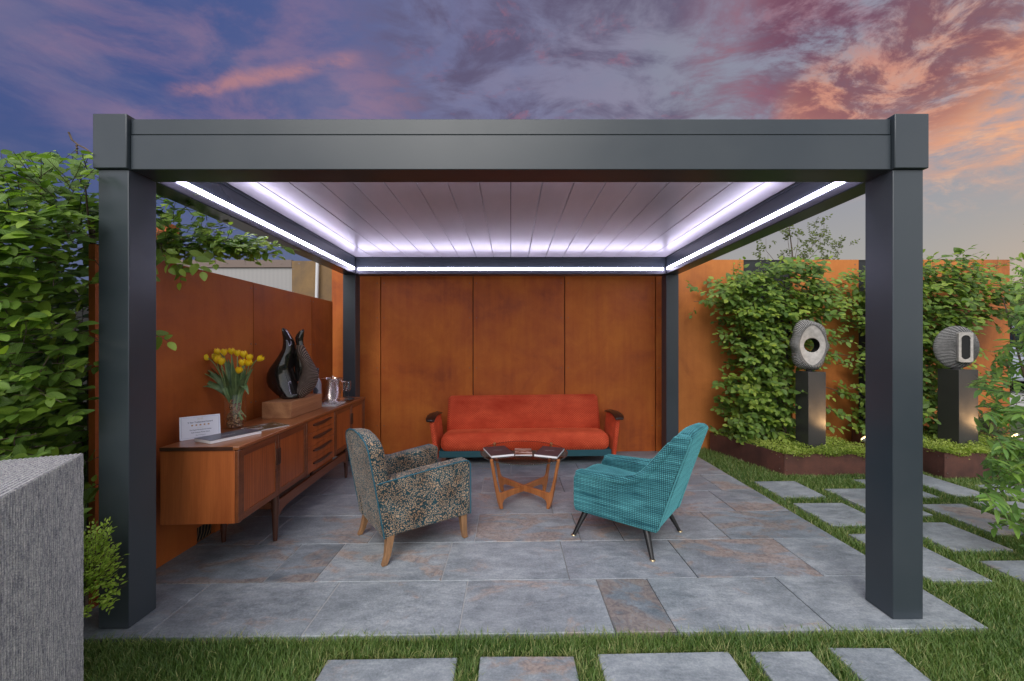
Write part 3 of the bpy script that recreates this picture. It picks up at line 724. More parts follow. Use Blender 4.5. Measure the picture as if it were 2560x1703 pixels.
for i in range(n):
    a = X0+i*wdt; MB().box(a+.0025, a+wdt-.0025, .175, YB-YF-.022, ZC, ZC+.03).build('louvre', CEIL, pg, bevel=.003, seg=2)
MB().box(-1.89, 1.89, .165, YB-YF-.001, ZC+.034, ZC+.045).build('roof_light_block', SEAM, pg)  # added sheet that blocks light leaking through the louvre gaps
# led strips on a small channel, all four sides
zs0, zs1 = 1.38+.928, 1.38+.956
def strip(x0, x1, y0, y1, nx_, ny_):
    e = .012
    MB().box(x0, x1, y0, y1, zs0, zs1).build('led_strip', LED, pg)
strip(-XI+.003, -XI+.009, .19, YB-YF-.04, 1, 0); strip(XI-.009, XI-.003, .19, YB-YF-.04, -1, 0)
strip(-XI+.04, XI-.04, YB-YF-.010, YB-YF-.003, 0, -1); strip(-XI+.04, XI-.04, .158, .170, 0, 1)
for x0, x1, y0, y1 in ((-XI+.0005, -XI+.0035, .17, YB-YF-.006), (XI-.0035, XI-.0005, .17, YB-YF-.006), (-XI+.005, XI-.005, YB-YF-.0035, YB-YF-.0005)):
    MB().box(x0, x1, y0, y1, ZB+.006, zs0-.003).build('light_lip', LEDGE, pg)
for x0, x1, y0, y1 in ((-XI+.001, -XI+.012, .17, YB-YF-.014), (XI-.012, XI-.001, .17, YB-YF-.014), (-XI+.014, XI-.014, YB-YF-.012, YB-YF-.001)):
    MB().box(x0, x1, y0, y1, ZC-.016, ZC-.004).build('inner_gutter_lip', METAL, pg)

# ================================================================== SOFA
sf = thing('sofa', 'orange red quilted velvet sofa with dark wooden arm caps against the steel wall', 'sofa', (.168, 4.42, gz(.168)), 0, None, True)
W2 = 1.0
def seat_warp(p):
    x, y, z = p; u = (x)/W2
    if z > .25: z += .020*(1-abs(u)**4)*(1-((y-.23)/.25)**2 if abs(y-.23) < .25 else 0); z -= max(0, (y-.2))*.12
    return (x, y, z)
MB().rbox((0, .235, .262), (1.965, .50, .205), .085, (14, 5, 2), seat_warp).build('seat', ORANGE, sf, smooth=True, angle=0)
def back_warp(p):
    x, y, z = p; y += (z-.25)*.16; w_ = 1-.02*max(0, (z-.3)/.45)
    y -= .018*(1-(x/.97)**2)*(1-((z-.5)/.3)**2)
    return (x*w_, y, z)
MB().rbox((-.003, .435, .505), (1.945, .12, .50), .052, (14, 2, 6), back_warp).build('backrest', ORANGE, sf, smooth=True, angle=0)
MB().box(-.998, .998, .02, .46, .098, .176).build('base_rail', TEALRAIL, sf, bevel=.006)
for s_ in (-1, 1):
    def aw(p, s_=s_):
        x, y, z = p; f = (z-.1)/.46; x += s_*(.055*f); 
        return (x, y, z)
    # arm: a tapered upholstered panel, narrower towards the front foot
    ring = lambda y, zt, zb, th: [(s_*(1.003+.05*0), y, zb), (s_*(1.003+th), y, zb), (s_*(1.06+th), y, zt), (s_*(1.05), y, zt)]
    rr = [ring(.0, .535, .085, .045), ring(.25, .555, .12, .055), ring(.48, .53, .15, .06)]
    if s_ < 0: rr = [r[::-1] for r in rr]
    arm = MB().loft([r[::-1] for r in rr]).build('arm', ORANGE, sf, bevel=.018, seg=3)
    cap = [[(s_*(1.035), y, z), (s_*(1.145+e), y, z), (s_*(1.148+e), y, z+.016), (s_*(1.09), y, z+.03), (s_*(1.032), y, z+.016)] for y, z, e in ((-.035, .522, -.02), (.02, .540, 0), (.12, .557, .005), (.25, .560, 0), (.42, .545, -.02), (.49, .530, -.03))]
    if s_ > 0: cap = [c[::-1] for c in cap]
    MB().loft(cap).build('arm_cap', ARMW, arm, bevel=.006, seg=2)
for sx in (-.94, .94):
    for y, sp in ((.05, -.02), (.42, .02)):
        MB().loft([[(sx+a*r+dx_, y+b_*r+sp*(1-z/.1), z) for a, b_ in ((-1, -1), (1, -1), (1, 1), (-1, 1))] for z, r, dx_ in ((0.001, .016, .018*(1 if sx > 0 else -1)), (.1, .026, 0))]).build('leg', DKLEG, sf, bevel=.004)

# ================================================================== SIDEBOARD
yaw_s = math.atan2(.104, 2.27)
sb = thing('sideboard', 'long low teak sideboard with panelled doors and four drawers along the left wall', 'sideboard', (-1.631, 2.30, 0), yaw_s)
# local: y along the length, x = 0 the front face, negative x towards the wall
SL, SDp, ZTOP, ZBOT = 2.272, .45, .78, .318
MB().box(-SDp, -.022, 0, .020, ZBOT, ZTOP-.024).build('end_panel', TEAK_E, sb, bevel=.0015)
MB().box(-SDp, -.022, SL-.020, SL, ZBOT, ZTOP-.024).build('end_panel', TEAK_E, sb, bevel=.0015)
MB().box(-SDp-.004, .006, -.004, SL+.004, ZTOP-.022, ZTOP).build('top', [TEAK_T], sb, bevel=.004)
MB().box(-SDp, -.03, -.0065, -.0042, ZTOP-.022, ZTOP-.001).build('top_edge', TEAK_DARK, sb)
MB().box(-SDp, -.030, .0205, SL-.0205, ZBOT, ZBOT+.018).build('bottom', TEAK_D, sb)
MB().box(-SDp, -SDp+.008, .0205, SL-.0205, ZBOT+.02, ZTOP-.025).build('back', TEAK_D, sb)
MB().box(-.032, -.0225, .0205, SL-.0205, ZBOT+.019, ZTOP-.025).build('carcass_front', TEAK_D, sb)
ZF0, ZF1 = ZBOT+.002, ZTOP-.026
for y0, y1 in ((0, .030), (SL-.03, SL), (.842, .872), (1.40, 1.436)): MB().box(-.021, 0, y0, y1, ZF0, ZF1).build('stile', TEAK_D, sb, bevel=.003)
def door(y0, y1, hs):
    fr = MB().box(-.0205, -.003, y0, y0+.028, ZF0, ZF1).box(-.0205, -.003, y1-.028, y1, ZF0, ZF1).box(-.0205, -.003, y0+.0283, y1-.0283, ZF0, ZF0+.042)
    # top rail deepens in a carved curve
    fr.box(-.0205, -.003, y0+.0283, y1-.0283, ZF1-.046, ZF1)
    f = fr.build('door', TEAK_D, sb, bevel=.003)
    MB().box(-.0205, -.009, y0+.0286, y1-.0286, ZF0+.0423, ZF1-.0463).build('door_panel', TEAK_P, f)
    yh = y1-.014 if hs > 0 else y0+.014
    MB().rbox((-.001, yh, (ZF0+ZF1)/2+.06), (.010, .022, .115), .004, (1, 1, 3)).build('handle', TEAK_DARK, f, smooth=True)
door(.032, .430, 1); door(.434, .840, -1); door(1.438, 1.850, 1); door(1.854, 2.240, -1)
dh = (ZF1-ZF0)/4
for k in range(4):
    z0 = ZF0+k*dh
    d = MB().box(-.0205, -.004, .875, 1.398, z0+.0015, z0+dh-.0015).build('drawer', TEAK_P, sb, bevel=.002)
    pts = [(.96+.355*q, z0+dh*.60-.011*math.sin(PI*q)) for q in [i/10 for i in range(11)]]
    rr = []
    for y, z in pts:
        q = (y-.96)/.355; hgt = .007+.010*math.sin(PI*q)**.5
        rr.append([(-.004, y, z-hgt), (.012, y, z-hgt*.3), (.014, y, z+hgt*.6), (-.004, y, z+hgt)])
    MB().loft(rr).build('handle', TEAK_DARK, d, smooth=True)
def leg_turned(x, y, lean=0):
    zb = gz(-1.7)-.0
    MB().loft([[(x+r*math.cos(a*PI/6)+lean*(ZBOT-z), y+r*math.sin(a*PI/6), z) for a in range(12)] for z, r in ((zb, .013), (zb+.05, .0165), (.16, .022), (.255, .027), (ZBOT-.001, .024))]).build('leg', DKLEG, sb, smooth=True)
for y in (.47, 1.80):
    leg_turned(-.045, y); leg_turned(-.405, y)
for x in (-.045, -.405):
    prof = []
    ys_ = [.497+(1.773-.497)*i/24 for i in range(25)]
    rr = []
    for y in ys_:
        e = min(y-.497, 1.773-y); drop = .045*math.exp(-e/.05)
        zt = .262; zb = .19-drop
        rr.append([(x-.011, y, zb), (x+.011, y, zb), (x+.011, y, zt), (x-.011, y, zt)])
    MB().loft(rr).build('stretcher', TEAK_D, sb, bevel=.003)
for y in (.47, 1.80): MB().box(-.38, -.07, y-.01, y+.01, .21, .262).build('cross_rail', TEAK_D, sb, bevel=.002)
# ================================================================== LEOPARD ARMCHAIR
def wout(y, r=.2575, f=.30): return r+(f-r)*max(0, min(1, y/.608))
lc = thing('armchair', 'small armchair in leopard print velvet with teal piping and short wooden legs', 'armchair', (-.956, 2.64, gz(-.72)), math.radians(-52.5), None, True)
def arc(cx, cz, r, a0, a1, n=5): return [(cx+r*math.cos(math.radians(a0+(a1-a0)*i/n)), cz+r*math.sin(math.radians(a0+(a1-a0)*i/n))) for i in range(n+1)]
side = [(-.01, .17), (.608, .17), (.612, .50)]+arc(.582, .533, .032, 0, 80, 4)+[(.30, .552), (.02, .528), (-.05, .522)]
for s_ in (-1, 1):
    MB().prism(side if s_ < 0 else side[::-1], lambda u, v, t, s_=s_: (s_*(wout(u)-t-.012*max(0, (v-.4)/.15)*(1 if t > .05 else 0)), u, v), 0, .088).build('arm', LEO, lc, bevel=.012, seg=3)
    top = [(s_*(wout(y)+.001), y, z) for y, z in ((-.045, .518), (.02, .523), (.30, .546), (.575, .562), (.602, .553), (.614, .53), (.614, .35), (.611, .175))]
    MB().tube(top, .0042, 6).build('piping', PIPING, lc, smooth=True)
LEAN = .165
arch = [(-.2575, .165), (.2575, .165), (.2585, .66)]+arc(.158, .70, .10, 0, 62, 5)+[(.12, .815), (.0, .830), (-.12, .815)]+arc(-.158, .70, .10, 118, 180, 5)+[(-.2585, .66)]
def bf(u, v, t): return (u, -(v-.165)*LEAN+t, v)
bk = MB(); n = len(arch)
rings = [[bf(u*sc, .165+(v-.165)*sc2, t) for u, v in arch] for sc, sc2, t in ((1, 1, 0), (1.0, 1.0, .03), (.995, .995, .075), (.95, .978, .10), (.80, .92, .112), (.4, .7, .118))]
bk.loft([r[::-1] for r in rings][::-1] if False else rings); bk.build('backrest', LEO, lc, smooth=True, angle=50)
pp = [bf(u*1.003, v, .0) for u, v in arch[1:]]+[bf(-.2583, .165, 0)]
MB().tube(pp, .0045, 6).build('piping', PIPING, lc, smooth=True)
MB().rbox((0, .34, .345), (.40, .50, .15), .045, (5, 5, 2), lambda p: (p[0], p[1], p[2]+(.02*(1-(p[0]/.2)**2) if p[2] > .36 else 0))).build('seat', LEO, lc, smooth=True, angle=0)
MB().box(-.205, .205, .02, .598, .172, .285).build('seat_base', LEO, lc, bevel=.01)
for sx in (-1, 1):
    for (xt, yt, xb, yb) in ((.232, .045, .258, -.005), (.262, .565, .268, .580)):
        MB().loft([[(sx*x_+a*r, y_+b_*r, z) for a, b_ in ((-1, -1), (1, -1), (1, 1), (-1, 1))] for z, r, x_, y_ in ((.0, .0165, xb, yb), (.05, .0185, xb+(xt-xb)*.2, yb+(yt-yb)*.45), (.172, .025, xt, yt))]).build('leg', OAK, lc, bevel=.003)

# ================================================================== TEAL ARMCHAIR
tc_ = thing('armchair', 'low teal checked velvet armchair with splayed black legs', 'armchair', (1.1065, 2.68, gz(1.05)), math.radians(51.1), None, True)
ZG = -.012
tprof = [(.0, .16), (.595, .16), (.608, .20), (.606, .40), (.592, .432), (.56, .448), (.42, .452), (.30, .455), (.22, .462), (.15, .482), (.09, .522), (.035, .585), (-.03, .672), (-.078, .752), (-.105, .792), (-.140, .812), (-.185, .812), (-.209, .788), (-.10, .475)]
for s_ in (-1, 1):
    pr = tprof if s_ < 0 else tprof[::-1]
    MB().prism(pr, lambda u, v, t, s_=s_: (s_*(.268-t-.012*max(0, (v-.45)/.35)), u, v), 0, .072).build('side', TEALF, tc_, bevel=.014, seg=3)
    # soft rolled arm top
    pts = [(s_*.240, y, z) for y, z in ((.585, .425), (.55, .438), (.42, .442), (.30, .445), (.21, .452), (.14, .474), (.08, .516), (.025, .58), (-.04, .665), (-.095, .74))]
    MB().tube(pts, [.026, .033, .036, .037, .037, .037, .036, .034, .033, .028], 12).build('arm_roll', TEALF, tc_, smooth=True)
bprof = [(.002, .165), (.14, .165), (.12, .36), (.06, .46), (-.02, .62), (-.085, .76), (-.115, .800), (-.150, .818), (-.192, .815), (-.212, .792), (-.105, .478)]
MB().loft([[(t, u, v+(.014*(1-(t/.2)**2) if v > .7 else 0)) for u, v in bprof[::-1]] for t in (-.2, -.12, 0, .12, .2)]).build('backrest', TEALF, tc_, bevel=.022, seg=4)
MB().rbox((0, .37, .295), (.39, .54, .17), .05, (5, 6, 2), lambda p: (p[0], p[1], p[2]+(.022*(1-(p[0]/.2)**2) if p[2] > .31 else 0)+(p[1]-.3)*.05)).build('seat', TEALF, tc_, smooth=True, angle=0)
MB().box(-.196, .196, .10, .596, .166, .26).build('seat_base', TEALF, tc_, bevel=.01)
MB().lathe([(.0005, 0), (.016, .001), (.019, .006), (.012, .010), (.0005, .011)], n=12).build('button', BLACKF, tc_, smooth=True)
bt = [c for c in tc_.children if c.name.startswith('button')][0]; bt.rotation_euler = (-PI/2, 0, 0); bt.location = (-.235, .606, .275)
for (xt, yt, xb, yb) in ((-.215, .52, -.318, .578), (.215, .52, .30, .578), (-.225, .085, -.300, .015), (.185, .085, .205, -.015)):
    def lg(z0, z1, r0, r1):
        q0, q1 = z0/.175, z1/.175
        return [[(xb+(xt-xb)*q+r*math.cos(a*PI/7), yb+(yt-yb)*q+r*math.sin(a*PI/7), z) for a in range(14)] for q, r, z in ((q0, r0, z0), (q1, r1, z1))]
    L_ = MB().loft(lg(.008, .178, .0135, .026)).build('leg', BLACKLEG, tc_, smooth=True)
    MB().loft([[(xb+r*math.cos(a*PI/7), yb+r*math.sin(a*PI/7), z) for a in range(14)] for r, z in ((.017, 0), (.0185, .004), (.015, .009))]).build('ferrule', BRASS, L_, smooth=True)

# ================================================================== COFFEE TABLE
ct = thing('coffee_table', 'round glass topped coffee table with crossed teak legs in front of the sofa', 'table', (.118, 3.457, gz(.118)))
GZ = .425
MB().lathe([(.386, GZ), (.390, GZ+.002), (.390, GZ+.007), (.386, GZ+.009)], n=96).build('glass_top', TGLASS, ct, smooth=True, angle=30)
legp = [(.268, 0), (.293, 0), (.322, .075), (.352, .20), (.402, .428), (.400, .440), (.392, .446), (.381, .440), (.345, .27), (.312, .158), (.296, .140), (.27, .136), (.15, .134), (.0, .128), (.0, .078), (.12, .083), (.22, .080), (.258, .068), (.272, .045)]
MB().loft([[(r*math.cos(2*PI*j/96), r*math.sin(2*PI*j/96), z) for j in range(96)] for r, z in ((.3895, GZ+.0012), (.3912, GZ+.002), (.3912, GZ+.007), (.3895, GZ+.0078))], cap=False).build('glass_rim', RIM, ct, smooth=True)
for k in range(4):
    a = math.radians(45+90*k); c, s_ = math.cos(a), math.sin(a)
    lp = [(u if u > .012 else .013, v) for u, v in legp]
    MB().prism(lp, lambda u, v, t: (u*c-t*s_, u*s_+t*c, v), .012, -.012).build('leg', TEAK_L, ct, bevel=.005, seg=3)
    MB().lathe([(.006, 0), (.008, .004), (.004, .008)], (.383*c, .383*s_, GZ+.010), 10).build('clip', BRASS, ct, smooth=True)
MB().box(-.0125, .0125, -.0125, .0125, .079, .129).build('centre_joint', TEAK_L, ct, bevel=.001)

def booklet(name, label, cat, c, z, yaw, w_, l_, h, cover, bow=0.0, group=None, spine=-1):
    t = thing(name, label, cat, (c[0], c[1], z), yaw, group)
    n = 10; rr = []; rc = []
    for i in range(n+1):
        y = -l_/2+l_*i/n; lift = bow*(1-(2*i/n-1)**2)
        rr.append([(-w_/2+.002, y, .0008), (w_/2-.002, y, .0008), (w_/2-.002, y, h+lift), (-w_/2+.002, y, h+lift)])
        rc.append([(-w_/2, y, h+lift+.0002), (w_/2, y, h+lift+.0002), (w_/2, y, h+lift+.0016), (-w_/2, y, h+lift+.0016)])
    MB().loft([r[::-1] for r in rr][::-1]).build('pages', PAPER, t)
    MB().loft([r[::-1] for r in rc][::-1]).build('cover', cover, t)
    if spine: MB().box(spine*w_/2-(.0012 if spine > 0 else .0), spine*w_/2+(.0012 if spine < 0 else 0), -l_/2, l_/2, 0, h+.0004).build('spine', cover, t)
    return t
def line_marks(parent, cx, cy, z, wd, ht, ang=0.0, mat_=None, n=9):
    mb = MB(); R_ = Matrix.Translation((cx, cy, z)) @ Matrix.Rotation(ang, 4, 'Z'); x = -wd/2; random.seed(5)
    for k in range(n):
        w_ = wd/n*.72; hh = ht*random.choice((.75, 1.0, .85))
        mb.box(x, x+w_*.28, -hh/2, hh/2, 0, .0003, R_); mb.box(x+w_*.3, x+w_*.95, -hh/2, -hh/2+ht*.2, 0, .0003, R_) if k % 2 else mb.box(x+w_*.3, x+w_*.95, hh/2-ht*.2, hh/2, 0, .0003, R_)
        x += wd/n
    mb.build('title_print', mat_ or PRINTW, parent)
TZ = GZ+.0092+gz(.118)
b1 = booklet('brochure', 'dark covered brochure on the left side of the glass coffee table', 'book', (-.112, 3.418), TZ, math.radians(18), .205, .290, .016, COVER, .0, 'dark brochures on the coffee table', 1)
line_marks(b1, 0, .01, .0180, .085, .009, -math.radians(18))
b2 = booklet('brochure', 'dark covered brochure on the right side of the glass coffee table', 'book', (.345, 3.40), TZ, math.radians(-20), .205, .290, .016, COVER, .0, 'dark brochures on the coffee table', -1)
line_marks(b2, 0, .01, .0180, .085, .009, math.radians(20))
booklet('leaflet', 'small booklet with a sunset landscape photo between the two dark brochures', 'booklet', (.112, 3.42), TZ, 0, .150, .205, .007, PHOTO_A, 0, None, 0)

# ================================================================== ON THE SIDEBOARD
ZS = ZTOP+.0006
# award card, leaning back
L_dir = math.atan2(.148, .129)
cardt = thing('award_card', 'white award card with five gold stars propped up at the near end of the sideboard', 'card', (-2.02, 2.503, ZS), math.radians(45), None)
cm = Matrix.Rotation(math.radians(-14), 4, 'X')
MB().box(-.105, .105, -.0012, .0012, 0, .148, cm).build('card', CARDM, cardt, bevel=.0006)
MB().box(-.03, .03, .0018, .003, .0, .12, Matrix.Rotation(math.radians(-24), 4, 'X') @ Matrix.Translation((0, .022, 0))).build('stand', CARDM, cardt)
mb = MB()
for x0, x1, z0, z1 in ((-.096, .096, .139, .1402), (-.096, .096, .009, .0102), (-.096, -.0948, .009, .1402), (.0948, .096, .009, .1402)): mb.box(x0, x1, -.0016, -.0014, z0, z1, cm)
mb.build('border_print', PRINTF, cardt)
def ct_text(s_, z, size, m_, bold=False): text_mesh('card_text', s_, size, m_, cardt, cm @ Matrix.Translation((0, -.0015, z)) @ Matrix.Rotation(PI/2, 4, 'X'), bold=bold)
ct_text('RHS', .122, .017, PRINTL); ct_text('5 Star Tradestand Award', .103, .0125, PRINTB, True)
ct_text('Presented to', .068, .0065, PRINTL)
ct_text('The Royal Horticultural Society', .055, .0088, PRINTB, True); ct_text('RHS Chelsea Flower Show', .038, .0088, PRINTB, True); ct_text('Best Tradestand', .021, .0075, PRINTB)
mb = MB()
for k in range(5):
    st = [((.0078 if i % 2 == 0 else .0033)*math.sin(i*PI/5)+(k-2)*.021, (.0078 if i % 2 == 0 else .0033)*math.cos(i*PI/5)+.088) for i in range(10)]
    mb.prism(st, lambda u, v, t: (u, t, v), -.0014, -.0018, cm)
mb.build('gold_stars', PRINTG, cardt)
bg_ = booklet('hardback_book', 'slate grey covered book lying in front of the award card', 'book', (-1.853, 2.530), ZS, math.radians(-23), .168, .315, .019, COVER_G, .0, None, -1)
line_marks(bg_, .0, -.01, .0210, .010, .075, 0, PRINTW, 1)
mb = [c for c in bg_.children if c.name.startswith('title')][0]; bpy.data.objects.remove(mb)
line_marks(bg_, .012, -.01, .0210, .085, .009, PI/2, PRINTW)
booklet('magazine', 'glossy magazine with a garden photo cover beside the tulip vase', 'magazine', (-1.815, 2.845), ZS, math.radians(-28), .20, .235, .006, PHOTO_B, 0, None, 0)
ms = [('magazine', 'bottom magazine of the little stack behind the wooden plinth block', 0, math.radians(4)), ('magazine', 'top striped magazine of the little stack behind the wooden plinth block', .0095, math.radians(-3))]
for nm, lb, dzz, yw in ms: booklet(nm, lb, 'magazine', (-1.845, 3.94), ZS+dzz, yw, .20, .235, .0075, PHOTO_C, 0, 'magazines stacked by the bucket', 0)

# vase and tulips
VX, VY, VR, VH = -2.035, 2.835, .068, .245
vs = thing('vase', 'clear glass cylinder vase filled with dried potpourri and tulip stems', 'vase', (VX, VY, ZS))
MB().lathe([(VR-.004, 0), (VR, .004), (VR, VH), (VR-.001, VH+.002), (VR-.004, VH), (VR-.004, .012), (.001, .010)], n=40, cap=False).build('glass_body', VGLASS, vs, smooth=True, angle=40)
pot = MB(); random.seed(3)
def blob(mb, p, r):
    rr = []
    sx, sy, sz = (random.uniform(.7, 1.3)*r for _ in range(3))
    for i in range(5):
        ph = PI*(i+.3)/4.6
        rr.append([(p[0]+sx*math.sin(ph)*math.cos(2*PI*j/6)*random.uniform(.8, 1.1), p[1]+sy*math.sin(ph)*math.sin(2*PI*j/6), p[2]-sz*math.cos(ph)) for j in range(6)])
    mb.loft(rr)
for k in range(330):
    a = random.uniform(0, 2*PI); z = .014+.20*random.random()**1.7
    r = (.047 if z < .1 else .030)*math.sqrt(random.uniform(.1, 1)); r = max(r, .03) if z < .09 else r
    blob(pot, (r*math.cos(a), r*math.sin(a), z), random.uniform(.006, .013))
pc = pot.build('potpourri', BULB, vs, smooth=True); pc['kind'] = 'stuff'
bq = thing('tulip_bouquet', 'bunch of yellow tulips with grey green leaves standing in the glass vase', 'flowers', (VX, VY, ZS))
heads = [(507, 240), (605, 245), (715, 230), (805, 258), (900, 275), (988, 325), (1150, 343), (325, 325), (430, 310), (525, 330), (565, 385), (505, 362), (880, 400), (975, 410), (828, 520), (210, 460), (215, 540)]
depth = [.03, 0, .02, .0, .03, .02, 0, -.02, .05, .04, -.06, -.05, -.06, -.05, -.09, .0, -.03]
def bez(p0, p1, p2, p3, n=12):
    return [p0*(1-t)**3+p1*3*t*(1-t)**2+p2*3*t*t*(1-t)+p3*t**3 for t in [i/n for i in range(n+1)]]
def bloom(mb, c, d, s_=1.0):
    d = d.normalized(); a = d.orthogonal().normalized(); b_ = d.cross(a)
    for lay in range(2):
        for k in range(3):
            ph = 2*PI*k/3+lay*PI/3+random.uniform(-.12, .12); rows_ = []
            for i in range(7):
                t = i/6; r = .0185*s_*(math.sin(min(1, t*1.5)*PI/2)**.8)*(1-.18*max(0, t-.6)/.4)*(1.0 if lay == 0 else .90)
                half = .78*math.sin(PI*min(.97, t*.72+.20))**.8*(1 if t < .8 else (1-(t-.8)/.2*.72))
                row = []
                for j in range(5):
                    q = ph+half*(j-2)/2*1.0; rj = r*(1.0+.05*abs(j-2))
                    row.append(tuple(c+d*(.048*s_*t-.024*s_-(.003*abs(j-2) if t > .8 else 0))+a*(rj*math.cos(q))+b_*(rj*math.sin(q))))
                rows_.append(row)
            vs_ = [p for r_ in rows_ for p in r_]; fs_ = [(i*5+j, i*5+j+1, (i+1)*5+j+1, (i+1)*5+j) for i in range(6) for j in range(4)]
            mb.add(vs_, fs_)
for (hx, hy), dd in zip(heads, depth):
    wpos = Wp(460+hx/6.03, 840+hy/6.03, VY+dd)-Vector((VX, VY, ZS))
    out = Vector((wpos.x, wpos.y, 0)); ol = out.length
    a = random.uniform(0, 2*PI)
    base = Vector((-out.x*.15+.035*math.cos(a), -out.y*.15+.03*math.sin(a), .03+.05*random.random()))
    mouth = out*(min(1, .050/max(ol, .01)))*.9+Vector((0, 0, VH-.005))
    up = Vector((0, 0, .07)) if ol < .12 else Vector((out.x*.3, 0, .02))
    p = bez(base, base.lerp(mouth, .5), mouth, mouth.lerp(wpos-up, .3))[:-1]+bez(mouth.lerp(wpos-up, .3), mouth.lerp(wpos-up, .6)+Vector((0, 0, .03)), wpos-up*.8, wpos-up.normalized()*.02)
    MB().tube(p, .0033, 6).build('stem', STEM, bq, smooth=True)
    d = (p[-1]-p[-4]); d = d.normalized()+Vector((random.uniform(-.15, .15), random.uniform(-.1, .1), .1))
    mb = MB(); bloom(mb, wpos, d, random.uniform(1.15, 1.35)); mb.build('bloom', YEL, bq, smooth=True, angle=0)
# leaves: (tip px, tip py, depth, width, bulge)
tips = [(150, 618, 0, .020, .02), (275, 770, -.05, .022, .05), (275, 485, .02, .018, .03), (330, 410, .04, .02, .03), (440, 330, .0, .024, .05), (540, 470, -.05, .028, .03), (670, 350, .05, .026, .02), (725, 310, .03, .018, .02),
        (760, 520, -.05, .026, .12), (620, 760, -.06, .02, .06), (760, 480, -.07, .014, .02), (880, 520, -.06, .02, .04), (940, 480, .0, .018, .03), (1050, 490, .02, .018, .05), (990, 560, -.03, .026, .03), (975, 880, -.05, .026, .14), (620, 330, .06, .02, .03), (930, 640, -.07, .03, .06), (560, 820, -.06, .024, .03), (470, 560, .03, .025, .02), (820, 420, .05, .022, .02), (380, 520, -.02, .02, .02)]
for hx, hy, dd, wd, bl in tips:
    tip = Wp(460+hx/6.03, 840+hy/6.03, VY+dd)-Vector((VX, VY, ZS)); out = Vector((tip.x, dd, 0)); ol = max(out.length, .02)
    st = out*(.045/ol)*.7+Vector((0, 0, VH-.06)); mid = st.lerp(tip, .5)+Vector((0, 0, bl+.03)); 
    p = bez(st, st+Vector((0, 0, .07)), mid, tip, 10); rows_ = []
    side_ = Vector((0, 0, 1)).cross(out.normalized()).normalized() if ol > .03 else Vector((1, 0, 0))
    side_ = (side_*.6+Vector((.8, -.2, .35))*random.choice((1, -1))*.7).normalized()
    for i, q in enumerate(p):
        t = i/10; h_ = wd*math.sin(PI*min(.985, t*.85+.13))**.9; dr = (p[min(i+1, 10)]-p[max(i-1, 0)]).normalized()
        sd_ = (side_-dr*side_.dot(dr)).normalized(); nn_ = dr.cross(sd_)
        rows_.append([tuple(q-sd_*h_+nn_*h_*.35), tuple(q), tuple(q+sd_*h_+nn_*h_*.35)])
    MB().add([v for r_ in rows_ for v in r_], [(i*3+j, i*3+j+1, i*3+j+4, i*3+j+3) for i in range(10) for j in range(2)]).build('leaf', TLEAF, bq, smooth=True, angle=0)

# wooden block and flame shaped sculpture
pb_ = thing('wood_block', 'rough solid hardwood plinth block under the black sculpture on the sideboard', 'plinth', (-1.94, 3.18, ZS), math.radians(3.2))
MB().box(-.118, .118, 0, .585, 0, .136).build('block', BLOCKW, pb_, bevel=.003, seg=2)
fs_ = thing('sculpture', 'polished black flame shaped stone sculpture with a ribbed inner wing on the wooden block', 'sculpture', (-1.955, 3.45, ZS+.136), math.radians(8))
def P2(x, y):   # picture outline to local sculpture coordinates
    px, py = 640+x/6.03, 800+y/6.03; p = Wp(px, py, 3.45); return (p.x+1.955, p.z-(ZS+.136))
left = [(412, 440, 125), (408, 470, 150), (415, 505, 200), (425, 535, 250), (432, 572, 310), (430, 585, 370), (420, 592, 440), (385, 588, 510), (345, 575, 580), (300, 566, 650), (245, 560, 730), (212, 575, 800), (203, 592, 860), (205, 612, 930), (228, 640, 1000), (285, 668, 1060), (345, 700, 1115), (410, 690, 1160), (435, 640, 1188)]
right = [(690, 708, 142), (640, 712, 170), (602, 706, 220), (585, 700, 270), (590, 697, 320), (600, 705, 380), (612, 735, 450), (622, 775, 520), (648, 812, 590), (672, 850, 660), (688, 885, 730), (682, 908, 800), (660, 916, 860), (640, 905, 930), (625, 875, 1000), (600, 832, 1060), (560, 790, 1110), (520, 720, 1160), (500, 640, 1186)]
def lobe_loft(rows_, dep, y0, pw=1.0, flat=1.0):
    rr = []
    for xl, xr, y in rows_:
        (ul, z), (ur, _) = P2(xl, y), P2(xr, y); cx, a = (ul+ur)/2, (ur-ul)/2; b_ = dep*min(1.0, (a/.085))**.7
        rr.append([(cx+a*math.cos(2*PI*j/28), y0+b_*math.sin(2*PI*j/28), z) for j in range(28)])
    return rr[::-1]
def dens(rows_, k=3):
    out = []
    for i in range(len(rows_)-1):
        for q in range(k):
            t = q/k; out.append(tuple(a*(1-t)+b_*t for a, b_ in zip(rows_[i], rows_[i+1])))
    return out+[rows_[-1]]
MB().loft(lobe_loft(dens(left), .115, 0)).build('polished_lobe', GLOSSB, fs_, smooth=True, angle=60)
MB().loft(lobe_loft(dens(right[:6]), .05, .01)).build('polished_tip', GLOSSB, fs_, smooth=True, angle=60)
MB().loft(lobe_loft(dens(right[5:]), .075, .005)).build('ribbed_wing', RIBB, fs_, smooth=True, angle=60)
inner = [(570, 625, 430), (560, 650, 520), (556, 690, 620), (560, 700, 740), (575, 665, 830), (600, 650, 930)]
MB().loft(lobe_loft(dens(inner), .03, .03)).build('inner_band', GLOSSB, fs_, smooth=True, angle=60)

